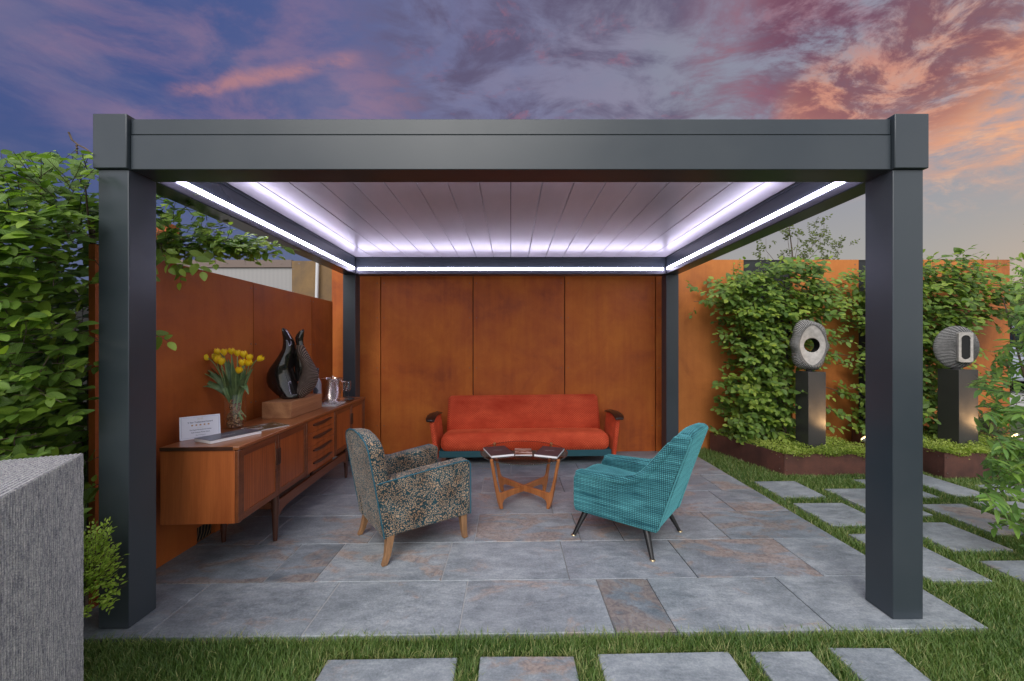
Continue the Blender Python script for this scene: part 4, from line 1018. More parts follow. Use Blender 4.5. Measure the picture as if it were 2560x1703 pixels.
# bottle, bucket, tray, flutes
bt_t = thing('bottle', 'tall frosted spirits bottle with a dark blue cap behind the black sculpture', 'bottle', (-1.945, 3.86, ZS))
MB().lathe([(.030, 0), (.037, .006), (.038, .02), (.038, .215), (.034, .245), (.018, .275), (.0135, .295), (.0135, .325)], n=24).build('body', FROST, bt_t, smooth=True)
MB().lathe([(.0155, .322), (.0158, .375), (.012, .382)], n=20).build('cap', WINDOW, bt_t, smooth=True)
bl_l = MB()
for i in range(8):
    a0, a1 = math.radians(-135+i*11), math.radians(-135+(i+1)*11); h0 = .035*math.sin(PI*(i)/8)+.003; h1 = .035*math.sin(PI*(i+1)/8)+.003
    bl_l.add([(.0386*math.cos(a), .0386*math.sin(a), .155+s_*h) for a, h in ((a0, h0), (a1, h1)) for s_ in (-1, 1)], [(0, 2, 3, 1)])
bl_l.build('label', COVER_G, bt_t)
ty = thing('tray', 'round silver tray under the ice bucket and champagne flutes', 'tray', (-1.93, 4.26, ZS))
MB().lathe([(.12, 0), (.16, .002), (.178, .010), (.182, .012), (.178, .013), (.158, .006), (.001, .005)], n=48).build('dish', SILVER, ty, smooth=True)
ib = thing('ice_bucket', 'shiny silver ice bucket on the tray at the far end of the sideboard', 'bucket', (-2.0, 4.30, ZS+.0065))
MB().lathe([(.001, 0), (.072, 0), (.078, .006), (.085, .02), (.112, .222), (.118, .228), (.120, .234), (.114, .236), (.106, .224), (.082, .025), (.001, .02)], n=40).build('body', SILVER, ib, smooth=True, angle=40)
for s_ in (-1, 1): MB().tube([(s_*.112, -.018, .20), (s_*.130, -.016, .196), (s_*.134, 0, .192), (s_*.130, .016, .196), (s_*.112, .018, .20)], .004, 8).build('handle', SILVER, ib, smooth=True)
bo = thing('wine_bottle', 'orange foiled bottle neck sticking out of the silver ice bucket', 'bottle', (-2.0, 4.31, ZS+.0275))
MB().lathe([(.036, 0), (.038, .01), (.038, .12), (.018, .175), (.015, .19)], n=20).build('body', BLACKLEG, bo, smooth=True); MB().lathe([(.0165, .185), (.016, .235), (.012, .243)], n=16).build('foil', COPPER, bo, smooth=True)
fl0 = None
for i, (px, d, lab) in enumerate(((861.5, 4.22, 'left one of the two champagne flutes standing right of the ice bucket'), (870.5, 4.20, 'champagne flute at the far right of the tray, right of the ice bucket'), (824, 4.14, 'stemmed glass in front of the left half of the ice bucket'), (843.5, 4.13, 'stemmed glass in front of the right half of the ice bucket'))):
    loc = ((px-1277)/960*d, d, ZS+.0065)
    if fl0 is None:
        fl0 = thing('champagne_flute', lab, 'glass', loc, 0, 'champagne flutes on the tray')
        MB().lathe([(.001, 0), (.030, .001), (.031, .002), (.006, .007), (.0035, .012), (.0032, .085)], n=24).build('foot', FLUTE, fl0, smooth=True)
        MB().lathe([(.0032, .086), (.010, .095), (.022, .115), (.0285, .145), (.030, .175), (.0275, .215), (.0268, .216), (.029, .175), (.027, .146), (.020, .117), (.003, .098)], n=24).build('bowl', FLUTE, fl0, smooth=True)
    else:
        f2 = fl0.copy(); COL.objects.link(f2); f2.location = loc; f2['label'] = lab
        for ch in list(fl0.children): c2 = ch.copy(); COL.objects.link(c2); c2.parent = f2

# ================================================================== STONE BLOCK, PLINTHS, SCULPTURES
gb_t = thing('granite_block', 'large ribbed light grey granite block in the left foreground', 'stone block', (-1.755, 1.575, 0))
e1 = Vector((.509, -.861, 0)); e2 = Vector((-.90, -.436, 0)).normalized(); Lg, Wg, top_z = .62, .62, .94
outl = []
def ribs(p, q, outn):
    n_ = int((q-p).length/.0140); r_ = []
    for i in range(n_):
        for t, a in ((0, -.009), (.22, .002), (.5, .004), (.78, .002)): r_.append(p.lerp(q, (i+t)/n_)+outn*a)
    return r_
A = Vector((0, 0, 0)); B = A+e1*Lg; C_ = B+e2*Wg; D_ = A+e2*Wg
o1 = Vector((-e1.y, e1.x, 0)); o2 = Vector((e2.y, -e2.x, 0))
outl = ribs(D_, A, -o2 if o2.y < 0 else o2) + ribs(A, B, o1 if o1.x > 0 else -o1) + ribs(B, C_, Vector((0, 0, 0))) + ribs(C_, D_, Vector((0, 0, 0)))
outl = outl[::-1]
def wob(p, z): 
    nn = mnoise.noise(Vector((p.x*60, p.y*60, z*55)))*.0012; return (p.x+nn, p.y+nn, z)
zs_ = [-.05+ (top_z+.05)*i/70 for i in range(71)]
mb = MB().loft([[wob(p, z) for p in outl] for z in zs_], cap=False)
# ribbed top: strips parallel to the long side
n_ = int(Wg/.0140); rows_ = []
for i in range(n_+1):
    for t, h in ((0, -.008), (.22, .002), (.5, .003), (.78, .002)):
        if i == n_ and t > 0: break
        q = (i+t)/n_; pa = A+e2*(Wg*q); rows_.append([(*(pa+e1*(Lg*j/40)).xy, top_z+h-.0005+mnoise.noise(Vector((i*2.1, j*1.3, t)))*.0010) for j in range(41)])
nn_ = 41; mb.add([p for r in rows_ for p in r], [(i*nn_+j, i*nn_+j+1, (i+1)*nn_+j+1, (i+1)*nn_+j) for i in range(len(rows_)-1) for j in range(40)])
mb.build('block', GRANITE, gb_t)

def plinth(x, y, s_, z0, z1, lab):
    t = thing('granite_plinth', lab, 'plinth', (x, y, z0), 0, 'tall black granite plinths')
    MB().box(0, s_, 0, s_, 0, z1-z0).build('shaft', BGRAN, t, bevel=.002); return t
plinth(3.333, 4.30, .196, .17, 1.092, 'tall black granite plinth under the pierced oval sculpture')
plinth(4.914, 4.21, .212, .20, 1.123, 'tall black granite plinth under the round disc sculpture')
s1 = thing('sculpture', 'wavy edged ribbed grey stone sculpture with a round hole, on the left plinth', 'sculpture', (3.41, 4.39, 1.0925), math.radians(-9), 'carved stone sculptures on plinths')
HX, HZ = .012, .30
def outR(a):   # wavy outer outline
    ca, sa = math.cos(a), math.sin(a); r = 1/math.sqrt((ca/.185)**2+(sa/.300)**2)
    return r*(1+.060*math.cos(6*a+.6)+.02*math.cos(3*a))
def faceR(a):
    ca, sa = math.cos(a), math.sin(a); return 1/((abs(ca)/.132)**1.7+(abs(sa)/.225)**1.7)**(1/1.7)
NA = 144; g_r, f_r, h_r = [], [], []
for i in range(NA):
    a = 2*PI*i/NA; ca, sa = math.cos(a), math.sin(a); R_ = outR(a); fr = faceR(a); gr = .0035*math.sin(48*a)
    P_ = lambda r, y, ox=.0: (ox+r*ca, y, HZ+r*sa)
    fx = .0
    g_r.append([P_(fr, -.068, fx), P_(fr*1.02, -.074, fx), P_((fr+R_)/2+gr, -.064+gr, 0), P_(R_*.95+gr, -.036, 0), P_(R_+gr, 0, 0), P_(R_*.95+gr, .045, 0), P_((fr+R_)/2, .078, 0), P_(fr, .088, 0), P_(.080, .07, .01)])
    f_r.append([P_(fr+.001, -.0685, fx), P_(fr*.9, -.063, fx), P_(.090, -.058, fx), P_(.081, -.052, fx)])
    h_r.append([P_(.081, -.052, fx), P_(.078, 0, .02), P_(.080, .07, .01)])
def closed(rows_):
    n_ = len(rows_[0]); mb = MB(); k = len(rows_)
    return mb.add([p for r in rows_ for p in r], [((i*n_)+j, (i*n_)+j+1, ((i+1) % k)*n_+j+1, ((i+1) % k)*n_+j) for i in range(k) for j in range(n_-1)])
closed(g_r).build('ribbed_rim', STONE_A, s1, smooth=True, angle=0); closed(f_r).build('carved_face', STONE_F, s1, smooth=True, angle=40); closed(h_r).build('hole_lining', STONE_H, s1, smooth=True)
MB().lathe([(.03, -.001), (.03, .02)], (0, 0, 0), 16).build('pin', STONE_H, s1)
s2 = thing('sculpture', 'round grey stone disc sculpture with radial grooves and a dark slot on its plinth', 'sculpture', (5.0, 4.315, 1.1235), math.radians(-14), 'carved stone sculptures on plinths')
prof = [(.001, -.078), (.06, -.077), (.12, -.070), (.17, -.050), (.205, -.032), (.224, -.015), (.230, 0), (.224, .015), (.2, .04), (.15, .06), (.08, .07), (.001, .075)]
rr = [[(.90*r*math.cos(2*PI*j/288)*(1+.010*(j % 4 < 2)), y*.8-(.004*(j % 4 < 2)*min(1, r/.12) if y < .03 else 0), .246+1.04*r*math.sin(2*PI*j/288)*(1+.010*(j % 4 < 2))) for j in range(288)] for r, y in prof]
MB().loft(rr).build('grooved_disc', STONE_B, s2, smooth=True, angle=0)
n_ = 40; st_o, st_i, st_b = [], [], []
for i in range(n_):
    a = 2*PI*i/n_+PI/n_; ca, sa = math.cos(a), math.sin(a); cx, cz = .030, .246
    k = 1/max(abs(ca)/.064, abs(sa)/.165); ox, oz = ca*k, sa*k
    ix, iz = .040*max(-1, min(1, ca*1.05)), (.088*(1 if sa > 0 else -1)+.045*sa) if abs(sa) > .35 else (.088+.045*.35)*sa/.35
    if abs(sa) <= .35: ix = .040*(1 if ca > 0 else -1)
    else: ix = .040*ca/math.sqrt(1-.35**2)
    st_o.append((cx+ox, -.086, cz+oz)); st_i.append((cx+ix, -.086, cz+iz)); st_b.append((cx+ix, -.0785, cz+iz))
back_o = [(x, -.04, z) for x, _, z in st_o]
MB().loft([back_o, st_o, st_i, st_b], cap=False).build('slot_frame', STONE_F, s2)
MB().add(st_b, [tuple(range(n_))]).build('slot', STONE_H, s2)
MB().lathe([(.045, -.0005), (.03, .02)], (0, 0, 0), 16).build('pin', STONE_H, s2)

def spot(loc, aim, lab):
    t = thing('garden_spotlight', lab, 'spotlight', loc, 0, 'small garden spotlights in the planters')
    d = (Vector(aim)-Vector(loc)-Vector((0, 0, .08))).normalized(); q = d.to_track_quat('Z', 'Y').to_matrix().to_4x4(); m4 = Matrix.Translation((0, 0, .085)) @ q
    h = MB().lathe([(.012, -.06), (.028, -.055), (.031, -.03), (.031, .045), (.028, .045), (.027, .03), (.001, .028)], n=24); h.v = [tuple(m4 @ Vector(p)) for p in h.v]; h.build('housing', GREYM, t, smooth=True, angle=40)
    l_ = MB().lathe([(.0265, .034), (.001, .036)], n=20, cap=True); l_.v = [tuple(m4 @ Vector(p)) for p in l_.v]; l_.build('lens', LAMPW, t, smooth=True)
    MB().tube([(0, 0, -.08), (0, 0, .05)], .007, 8).build('stake', GREYM, t, smooth=True)
    ld = bpy.data.lights.new('spot_beam', 'SPOT'); lo = bpy.data.objects.new('spot_beam', ld); COL.objects.link(lo); lo.parent = t
    ld.energy = 24; ld.spot_size = math.radians(62); ld.spot_blend = .7; ld.color = (1, .58, .25); ld.shadow_soft_size = .06
    lo.matrix_local = Matrix.Translation(Vector((0, 0, .085))+d*.055) @ q @ Matrix.Rotation(PI, 4, 'X')
spot((3.80, 4.09, .285), (3.46, 4.33, .72), 'small silver spotlight aimed at the pierced oval sculpture, left of the right front post')
spot((5.34, 4.03, .325), (5.04, 4.24, .74), 'glowing spotlight at the right edge of the photo, behind the bay shrub')
# ================================================================== VEGETATION
def leaf_tpl(n=6, wid=.30, serr=0.0, fold=.25, droop=.12, tip=1.0):
    V, F, UV = [], [], []
    for i in range(n+1):
        t = i/n; w_ = wid*(math.sin(PI*min(1, t**.85*.97+.015)))**.75*(1-.15*t)
        if i == 0: w_ = .01
        if i == n: w_ = .004
        if serr and 0 < i < n: w_ *= 1+(serr if i % 2 else -serr)
        zc = -droop*t*t
        for s_ in (-1, 0, 1): V.append((s_*w_, t, zc+abs(s_)*w_*fold)); UV.append((s_*1.0, t))
    for i in range(n):
        for j in range(2): F.append((i*3+j, i*3+j+1, i*3+j+4, i*3+j+3))
    return np.array(V), np.array(F), np.array(UV, float)
def scatter(name, mat, tpl, P, Dr, Nr, S, tint, parent=None):
    V, F, UV = tpl; P = np.asarray(P, float); Dr = np.asarray(Dr, float); Nr = np.asarray(Nr, float); S = np.asarray(S, float)
    Dr /= np.linalg.norm(Dr, axis=1)[:, None]+1e-9; X = np.cross(Dr, Nr); X /= np.linalg.norm(X, axis=1)[:, None]+1e-9; Z = np.cross(X, Dr)
    co = P[:, None, :]+S[:, None, None]*(V[None, :, 0:1]*X[:, None, :]+V[None, :, 1:2]*Dr[:, None, :]+V[None, :, 2:3]*Z[:, None, :])
    N = len(P); n = len(V); f = (F[None]+(np.arange(N)*n)[:, None, None]).reshape(-1, F.shape[1])
    return np_mesh(name, co.reshape(-1, 3), f, mat, parent, {'tint': np.repeat(np.asarray(tint, float), n)}, True, np.tile(UV, (N, 1)))
def rv(a=1.0): return Vector((random.gauss(0, a), random.gauss(0, a), random.gauss(0, a)))
class Foliage:
    def __init__(s): s.P, s.D, s.N, s.S, s.T = [], [], [], [], []; s.tw = MB()
    def spray(s, p0, d, L, size, step=None, droop=.25, ok=None, tint=None, thick=.0022, nup=(0, -.35, 1), spread=58):
        d = Vector(d).normalized(); step = step or size*.42; n = max(2, int(L/step)); p = Vector(p0); pts = [p.copy()]; side = random.choice((-1, 1))
        tb = random.random() if tint is None else tint
        for i in range(n):
            d = (d+Vector((0, 0, -droop*step*1.6))+rv(.05)).normalized(); p = p+d*step
            if ok and not ok(p): break
            pts.append(p.copy()); side = -side
            up = (Vector(nup)+rv(.28)).normalized(); lat = d.cross(up).normalized()
            a = math.radians(spread+random.uniform(-14, 14)) if i < n-1 else .1
            ld = (d*math.cos(a)+lat*side*math.sin(a)+Vector((0, 0, -.12))+rv(.09)).normalized()
            sz = size*random.uniform(.72, 1.12)*(1 if i < n-2 else .72)
            if ok and not ok(p+ld*sz): continue
            s.P.append(p); s.D.append(ld); s.N.append(up); s.S.append(sz); s.T.append(max(0, min(1, tb*.5+random.random()*.45+(.2 if i > n-3 else 0))))
        if len(pts) > 2: s.tw.tube(pts, [thick*(1-.6*i/len(pts)) for i in range(len(pts))], 4)
    def build(s, crown, twig, mat, tpl, parent, bark=BARK):
        s.tw.build(twig, bark, parent, smooth=True)
        return scatter(crown, mat, tpl, [tuple(p) for p in s.P], [tuple(p) for p in s.D], [tuple(p) for p in s.N], s.S, s.T, parent)
def inpoly(x, y, poly):
    c = False; j = len(poly)-1
    for i in range(len(poly)):
        xi, yi = poly[i]; xj, yj = poly[j]
        if (yi > y) != (yj > y) and x < (xj-xi)*(y-yi)/(yj-yi)+xi: c = not c
        j = i
    return c
T_HB = leaf_tpl(12, .34, .05, .22, .14); T_HB2 = leaf_tpl(5, .34, 0, .22, .16); T_BAY = leaf_tpl(6, .125, 0, .3, .22); T_SM = leaf_tpl(3, .26, 0, .2, .05)

def in_post(p, m=.015):
    return any(x0-m < p.x < x1+m and YF-m < p.y < YF+.15+m for x0, x1 in ((-XO, -XI), (XI, XO)))
# --- left hornbeams (near)
def left_ok(p):
    if in_post(p, .02) or p.z < .03: return False
    if p.x > -1.98 and p.y < 2.0: return False
    if p.z > min(2.5, 1.40+.50*p.y): return False
    if p.x > -2.10 and p.y > 1.88 and p.z < 1.2: return False
    if p.y > 2.02 and p.z < 1.96 and p.x > -2.31 and p.x < -2.19: return False
    if p.y > 2.06 and p.x > -2.2 and p.z < 1.96: return False
    q = p-Vector((-1.755, 1.575, 0))
    if p.z < .97 and q.dot(Vector((-.436, .90, 0))) < .02: return False
    return True
def top_left(x): return 2.33+.10*math.sin(x*5.0)-max(0, (x+2.35))*.55
def hornbeam_left(name, lab, x0, x1, tx, ty, nspr, seed, ymin=1.66, ymax=2.75):
    random.seed(seed); t = thing(name, lab, 'tree', (tx, ty, gz(tx)-.02), 0, 'near hornbeams beside the left front post'); base = Vector(t.location)
    MB().tube([(0, 0, -.05), (.01, .0, .6), (-.01, .01, 1.2), (.015, 0, 1.75), (.0, .01, 2.15)], [.026, .023, .019, .014, .006], 9).build('trunk', BARK, t, smooth=True)
    f = Foliage()
    for k in range(nspr):
        x = random.uniform(x0, x1); y = ymin+(ymax-ymin)*random.random()**1.5; z = .04+random.random()**.85*(top_left(x)-.06)
        p = Vector((x, y, z))
        if not left_ok(p): continue
        out = Vector((random.gauss(.35, .7), random.gauss(-.75, .5), random.gauss(.12, .25)))
        if z > 2.05: out.z += .5
        f.spray(p, out, random.uniform(.14, .34), random.choice((.048, .062, .076, .09, .10)), droop=.5, ok=left_ok, nup=(.1, -.6, .9))
    # upright leaders at the top
    for k in range(9):
        x = random.uniform(x0, x1); p = Vector((x, random.uniform(1.8, 2.3), top_left(x)-.12)); f.spray(p, (random.gauss(0, .2), random.gauss(0, .2), 1), random.uniform(.12, .26), .045, step=.03, droop=0, ok=left_ok, tint=.9, nup=(.3, -.3, .6), spread=65)
    for k in range(10):
        z = .3+.18*k; a = random.uniform(0, 2*PI); q = Vector((tx+.01, ty, z)); e = Vector((random.uniform(x0, x1), random.uniform(1.8, 2.4), z+random.uniform(.1, .35)))
        pts = [q.lerp(e, u)+Vector((0, 0, -.03*math.sin(PI*u))) for u in (0, .33, .66, 1)]
        if all(left_ok(v) for v in pts): f.tw.tube(pts, [.009, .007, .005, .003], 5)
    if name == 'hornbeam' and x1 > -2.3:
        # the bough that passes behind the post and hangs over the wall
        bp = [Vector((-2.42, 2.25, 1.75)), Vector((-2.3, 2.38, 1.99)), Vector((-2.12, 2.5, 2.04)), Vector((-1.95, 2.62, 2.06)), Vector((-1.84, 2.7, 2.09))]
        f.tw.tube(bp, [.012, .010, .007, .005, .003], 6)
        def oko(p): return left_ok(p) and p.z < 2.24 and (p.z > 1.955 or p.x > -2.17)
        for k in range(150):
            u = random.random(); i = min(3, int(u*4)); c = bp[i].lerp(bp[i+1], u*4-i)+Vector((random.gauss(0, .05), random.gauss(0, .08), random.gauss(0, .02)))
            f.spray(c, (random.gauss(.6, .5), random.gauss(-.1, .8), random.gauss(.12, .28)), random.uniform(.10, .22), random.uniform(.055, .08), droop=.5, ok=oko, nup=(0, -.5, .9), tint=random.uniform(.4, 1))
        def okh(p): return not in_post(p, .01) and (p.z > 1.94 or p.x > wall_line(p.y)+.02)
        for a_, d_, L_ in (((-2.13, 2.33, 1.99), (.5, -.3, -.6), .22), ((-2.15, 2.25, 1.99), (.25, -.2, -1), .24), ((-2.09, 2.3, 1.98), (.6, .1, -.8), .2), ((-2.05, 2.42, 2.0), (.6, -.1, -.55), .22), ((-2.16, 2.21, 1.93), (.1, -.2, -1), .22), ((-2.12, 2.5, 1.99), (.3, -.4, -.8), .24), ((-1.98, 2.55, 2.03), (.4, -.4, -.5), .18), ((-2.17, 2.26, 1.86), (.3, -.1, -.8), .16)):
            f.spray(Vector(a_), d_, L_, .08, droop=.9, ok=okh, tint=.8, nup=(.2, -.8, .5))
        f.spray(Vector((-2.03, 2.15, 1.46)), (.8, .1, -.25), .14, .075, droop=1.5, ok=okh, tint=.8, nup=(.3, -.8, .4))
    fo = f.build('crown', 'branch', LEAF_L, T_HB, t)
    for ch in t.children:
        if ch.name.startswith(('crown', 'branch')): ch.location = -base
    return t
hl = hornbeam_left('hornbeam', 'near hornbeam beside the left front post, one bough hanging over the steel wall', -2.55, -2.07, -2.36, 2.16, 860, 21)
# bare twig with a catkin poking out above
tw = MB(); pts = [Vector(Wp(x, y, 2.35)) for x, y in ((172, 331), (180, 350), (195, 362), (215, 372), (240, 392), (262, 425), (262, 520), (225, 640))]
tw.tube([p-hl.location for p in pts], [.0055, .0055, .0045, .0045, .005, .006, .007, .008], 7)
ck = MB().tube([Wp(192+1.2*math.sin(k*1.9), 358+3.2*k, 2.35)-hl.location for k in range(13)], [.002]+[.0065 if k % 2 else .0035 for k in range(10)]+[.002, .001], 6); ck.build('catkin', BARK, hl, smooth=True)
tw.build('bare_branch', BARK, hl, smooth=True)
hornbeam_left('hornbeam', 'near hornbeam at the left edge of the photo, behind the granite block', -3.25, -2.50, -2.85, 2.1, 1000, 22)

# --- hornbeams trained on the right wall
def wall_hornbeam(lab, tx, poly, loose, nspr, seed):
    random.seed(seed); ty = 4.86
    t = thing('hornbeam', lab, 'tree', (tx, ty, gz(tx)+.12), 0, 'hornbeams trained against the orange wall'); base = Vector(t.location)
    MB().tube([(0, 0, 0), (.01, 0, .7), (-.01, 0, 1.4), (.02, 0, 2.1)], [.03, .026, .02, .008], 9).build('trunk', BARK, t, smooth=True)
    f = Foliage(); xs_ = [p[0] for p in poly]; ys_ = [p[1] for p in poly]
    def ok(p): return p.y < YR-.03 and p.z > .22 and not (p.x < 2.62 and p.z < .3)
    done = 0
    while done < nspr:
        px, py = random.uniform(min(xs_), max(xs_)), random.uniform(min(ys_), max(ys_))
        if not inpoly(px, py, poly): continue
        done += 1; d = random.uniform(4.58, 5.0); p = Wp(px, py, 4.8); p.y = d
        sgn = 1 if p.x > tx else -1
        f.spray(p, (random.gauss(.45*sgn, .6), random.gauss(-.5, .45), random.gauss(.12, .25)), random.uniform(.14, .28), random.uniform(.078, .112), droop=.6, ok=ok, nup=(0, -.7, .85))
    for (a, b_, n) in loose:
        for k in range(n):
            u = random.random(); px, py = a[0]+(b_[0]-a[0])*u+random.gauss(0, 6), a[1]+(b_[1]-a[1])*u+random.gauss(0, 10); p = Wp(px, py, 4.8); p.y = random.uniform(4.7, 5.02)
            dr = Wp(*b_, 4.8)-Wp(*a, 4.8); f.spray(p, (dr.x+random.gauss(0, .2), random.gauss(-.15, .15), dr.z+random.gauss(0, .2)), random.uniform(.12, .26), random.uniform(.07, .10), droop=.5, ok=ok, nup=(0, -.7, .85), tint=random.uniform(.3, 1))
        pa, pb = Wp(*a, 4.86), Wp(*b_, 4.86); pa.y = pb.y = 4.92; f.tw.tube([Vector((tx, 4.88, pa.z-.15)), pa, pb], [.01, .007, .003], 5)
    for k in range(12):
        px = random.uniform(min(xs_)+40, max(xs_)-60); py = min(ys_)+random.uniform(15, 55); p = Wp(px, py, 4.8); p.y = random.uniform(4.65, 4.9)
        f.spray(p, (random.gauss(0, .15), random.gauss(0, .15), 1), random.uniform(.12, .24), .05, step=.03, droop=0, ok=ok, tint=.8, nup=(.3, -.3, .6), spread=68)
    fo = f.build('crown', 'branch', LEAF_R, T_HB2, t)
    for ch in t.children:
        if ch.name.startswith(('crown', 'branch')): ch.location = -base
wall_hornbeam('hornbeam trained on the orange wall behind the pierced oval sculpture', 3.45,
    [(1862, 668), (1900, 690), (1945, 662), (2000, 662), (2035, 700), (2062, 735), (2058, 770), (2030, 800), (2005, 840), (1990, 900), (1975, 1085), (1840, 1095), (1825, 1060), (1835, 1000), (1825, 960), (1860, 900), (1845, 850), (1840, 800), (1790, 765), (1800, 725), (1835, 700)],
    [((1850, 760), (1740, 752), 10), ((1850, 840), (1800, 845), 5), ((1850, 960), (1800, 960), 7), ((1860, 1070), (1808, 1085), 9), ((2040, 790), (2130, 770), 10), ((2030, 840), (2120, 850), 9), ((2030, 880), (2140, 890), 8), ((2040, 960), (2130, 985), 9), ((2040, 1000), (2110, 1040), 5), ((2060, 730), (2125, 705), 8), ((2040, 1060), (2090, 1080), 3)], 980, 31)
wall_hornbeam('hornbeam trained on the orange wall behind the disc sculpture and the right front post', 5.05,
    [(2165, 680), (2230, 655), (2310, 655), (2380, 665), (2440, 690), (2490, 730), (2500, 770), (2460, 800), (2400, 830), (2370, 860), (2350, 960), (2345, 1085), (2250, 1095), (2180, 1085), (2185, 900), (2160, 820)],
    [((2180, 700), (2128, 690), 9), ((2180, 760), (2122, 745), 9), ((2180, 800), (2140, 805), 5), ((2190, 1000), (2135, 985), 6), ((2190, 1040), (2160, 1070), 9), ((2440, 690), (2510, 660), 12), ((2470, 760), (2530, 790), 10), ((2400, 850), (2470, 880), 6), ((2430, 900), (2490, 925), 3)], 1000, 32)

# --- birch behind the wall
random.seed(41)
bt = thing('birch_tree', 'thin leafy young birch showing above the orange wall left of the right front post', 'tree', (5.15, 7.0, 0)); base = Vector(bt.location)
MB().tube([(0, 0, 0), (.0, 0, 2.4), (-.02, 0, 3.1), (-.1, 0, 3.75)], [.03, .02, .012, .003], 7).build('trunk', BARK, bt, smooth=True)
f = Foliage()
for (x, y, n, sp) in ((1995, 640, 9, 22), (2050, 600, 13, 24), (2040, 650, 8, 20), (1970, 585, 7, 16), (1960, 640, 7, 20), (1920, 648, 5, 16), (1915, 610, 3, 10), (2095, 625, 7, 12), (2085, 645, 4, 10), (2060, 570, 7, 14), (1995, 590, 5, 14)):
    for k in range(n):
        p = Wp(x+random.gauss(0, sp*.7), y+random.gauss(0, sp*.7), 7.0); p.y += random.gauss(0, .12)
        f.spray(p, (random.gauss(0, .5), random.gauss(0, .5), random.gauss(.5, .5)), random.uniform(.12, .3), random.uniform(.045, .065), droop=.3, thick=.0022, nup=(0, -.9, .4))
    q = Wp(x, y, 7.0); f.tw.tube([Vector((5.13, 7.0, max(2.2, q.z-.7))), q-Vector((0, 0, .12)), q+Vector((0, 0, .1))], [.006, .004, .002], 4)
f.build('crown', 'branch', LEAF_BIRCH, T_HB2, bt)
for ch in bt.children:
    if ch.name.startswith(('crown', 'branch')): ch.location = -base

# --- bay shrub right foreground
random.seed(51)
bs = thing('bay_shrub', 'leafy shrub with long narrow glossy leaves at the right edge, in front of the wall', 'shrub', (3.62, 2.62, gz(3.6)-.02)); base = Vector(bs.location)
f = Foliage()
def edge(z):  # how far left the foliage reaches, read at y = 2.6
    pts = [(0.0, 3.36), (.15, 3.30), (.29, 3.18), (.5, 3.14), (.62, 3.24), (.75, 3.20), (.88, 3.12), (1.05, 3.2), (1.13, 3.04), (1.2, 3.24), (1.42, 3.26), (1.60, 3.36), (1.83, 3.36), (1.95, 3.42), (2.2, 3.44)]
    for (a, b_), (c, d) in zip(pts, pts[1:]):
        if a <= z <= c: return b_+(d-b_)*(z-a)/(c-a)
    return 3.46
def okb(p): return p.z > .02 and p.x*2.6/p.y > edge(p.z)
for k in range(9):
    e = Vector((random.uniform(3.42, 3.9), random.uniform(2.3, 2.9), random.uniform(1.0, 1.75)))
    f.tw.tube([base+Vector((random.uniform(-.06, .06), random.uniform(-.06, .06), 0)), base.lerp(e, .5)+rv(.04), e], [.012, .009, .003], 6)
for k in range(230):
    z = .08+1.72*random.random()**.95; x0 = edge(z); y = random.uniform(2.3, 2.95); x = (x0+.06+abs(random.gauss(0, .22)))*y/2.6
    f.spray((x, y, z), (random.gauss(-.7, .5), random.gauss(-.35, .5), random.gauss(.25, .3)), random.uniform(.12, .26), random.uniform(.085, .135), step=.022, droop=.4, ok=okb, spread=42, nup=(-.1, -.3, 1), thick=.002)
for k in range(16):
    f.spray((3.56+random.uniform(0, .25), random.uniform(2.4, 2.8), random.uniform(1.95, 2.35)), (random.gauss(-.7, .3), random.gauss(-.3, .4), random.gauss(.15, .3)), random.uniform(.14, .24), .11, step=.026, droop=.4, ok=okb, spread=42, nup=(-.1, -.3, 1))
f.build('foliage', 'stem', LEAF_BAY, T_BAY, bs)
for ch in bs.children: ch.location = -base

# --- box shrub by the left post, low dark box on the right
def bush(name, lab, c, rad, n, size, mat, seed, ok, grp=None, dirx=0.0):
    random.seed(seed); t = thing(name, lab, 'shrub', (c[0], c[1], gz(c[0])-.02), 0, grp); base = Vector(t.location); f = Foliage()
    for k in range(n):
        d = rv().normalized(); d.z = abs(d.z)*.9-.25; p = Vector((c[0]+rad[0]*d.x*random.uniform(.35, .85), c[1]+rad[1]*d.y*random.uniform(.35, .85), c[2]+rad[2]*d.z*random.uniform(.4, .9)))
        f.spray(p, (d.x+dirx, d.y, d.z+.45), random.uniform(.08, .17), size, step=size*.5, droop=.1, ok=ok, spread=42, thick=.0014, nup=(0, -.5, 1))
    f.build('foliage', 'stem', mat, T_SM, t)
    for ch in t.children: ch.location = -base
def okx(p):
    q = p-Vector((-1.755, 1.575, 0))
    return p.y < YF-.012 and p.z > .0 and p.x < -(1.06-abs(random.gauss(0, .06)))*p.y and q.dot(Vector((-.436, .90, 0))) > .015
bush('box_shrub', 'small bright lime green box shrub squeezed between the granite block and the left post', (-1.93, 1.755, .27), (.17, .14, .31), 430, .026, LEAF_BOX, 61, okx, None, .15)
bush('box_shrub', 'low dark green box shrub at the foot of the wall beside the right plinth', (5.62, 4.72, .32), (.42, .20, .24), 420, .028, LEAF_DK, 62, lambda p: p.y < YR-.02 and p.z > .2)

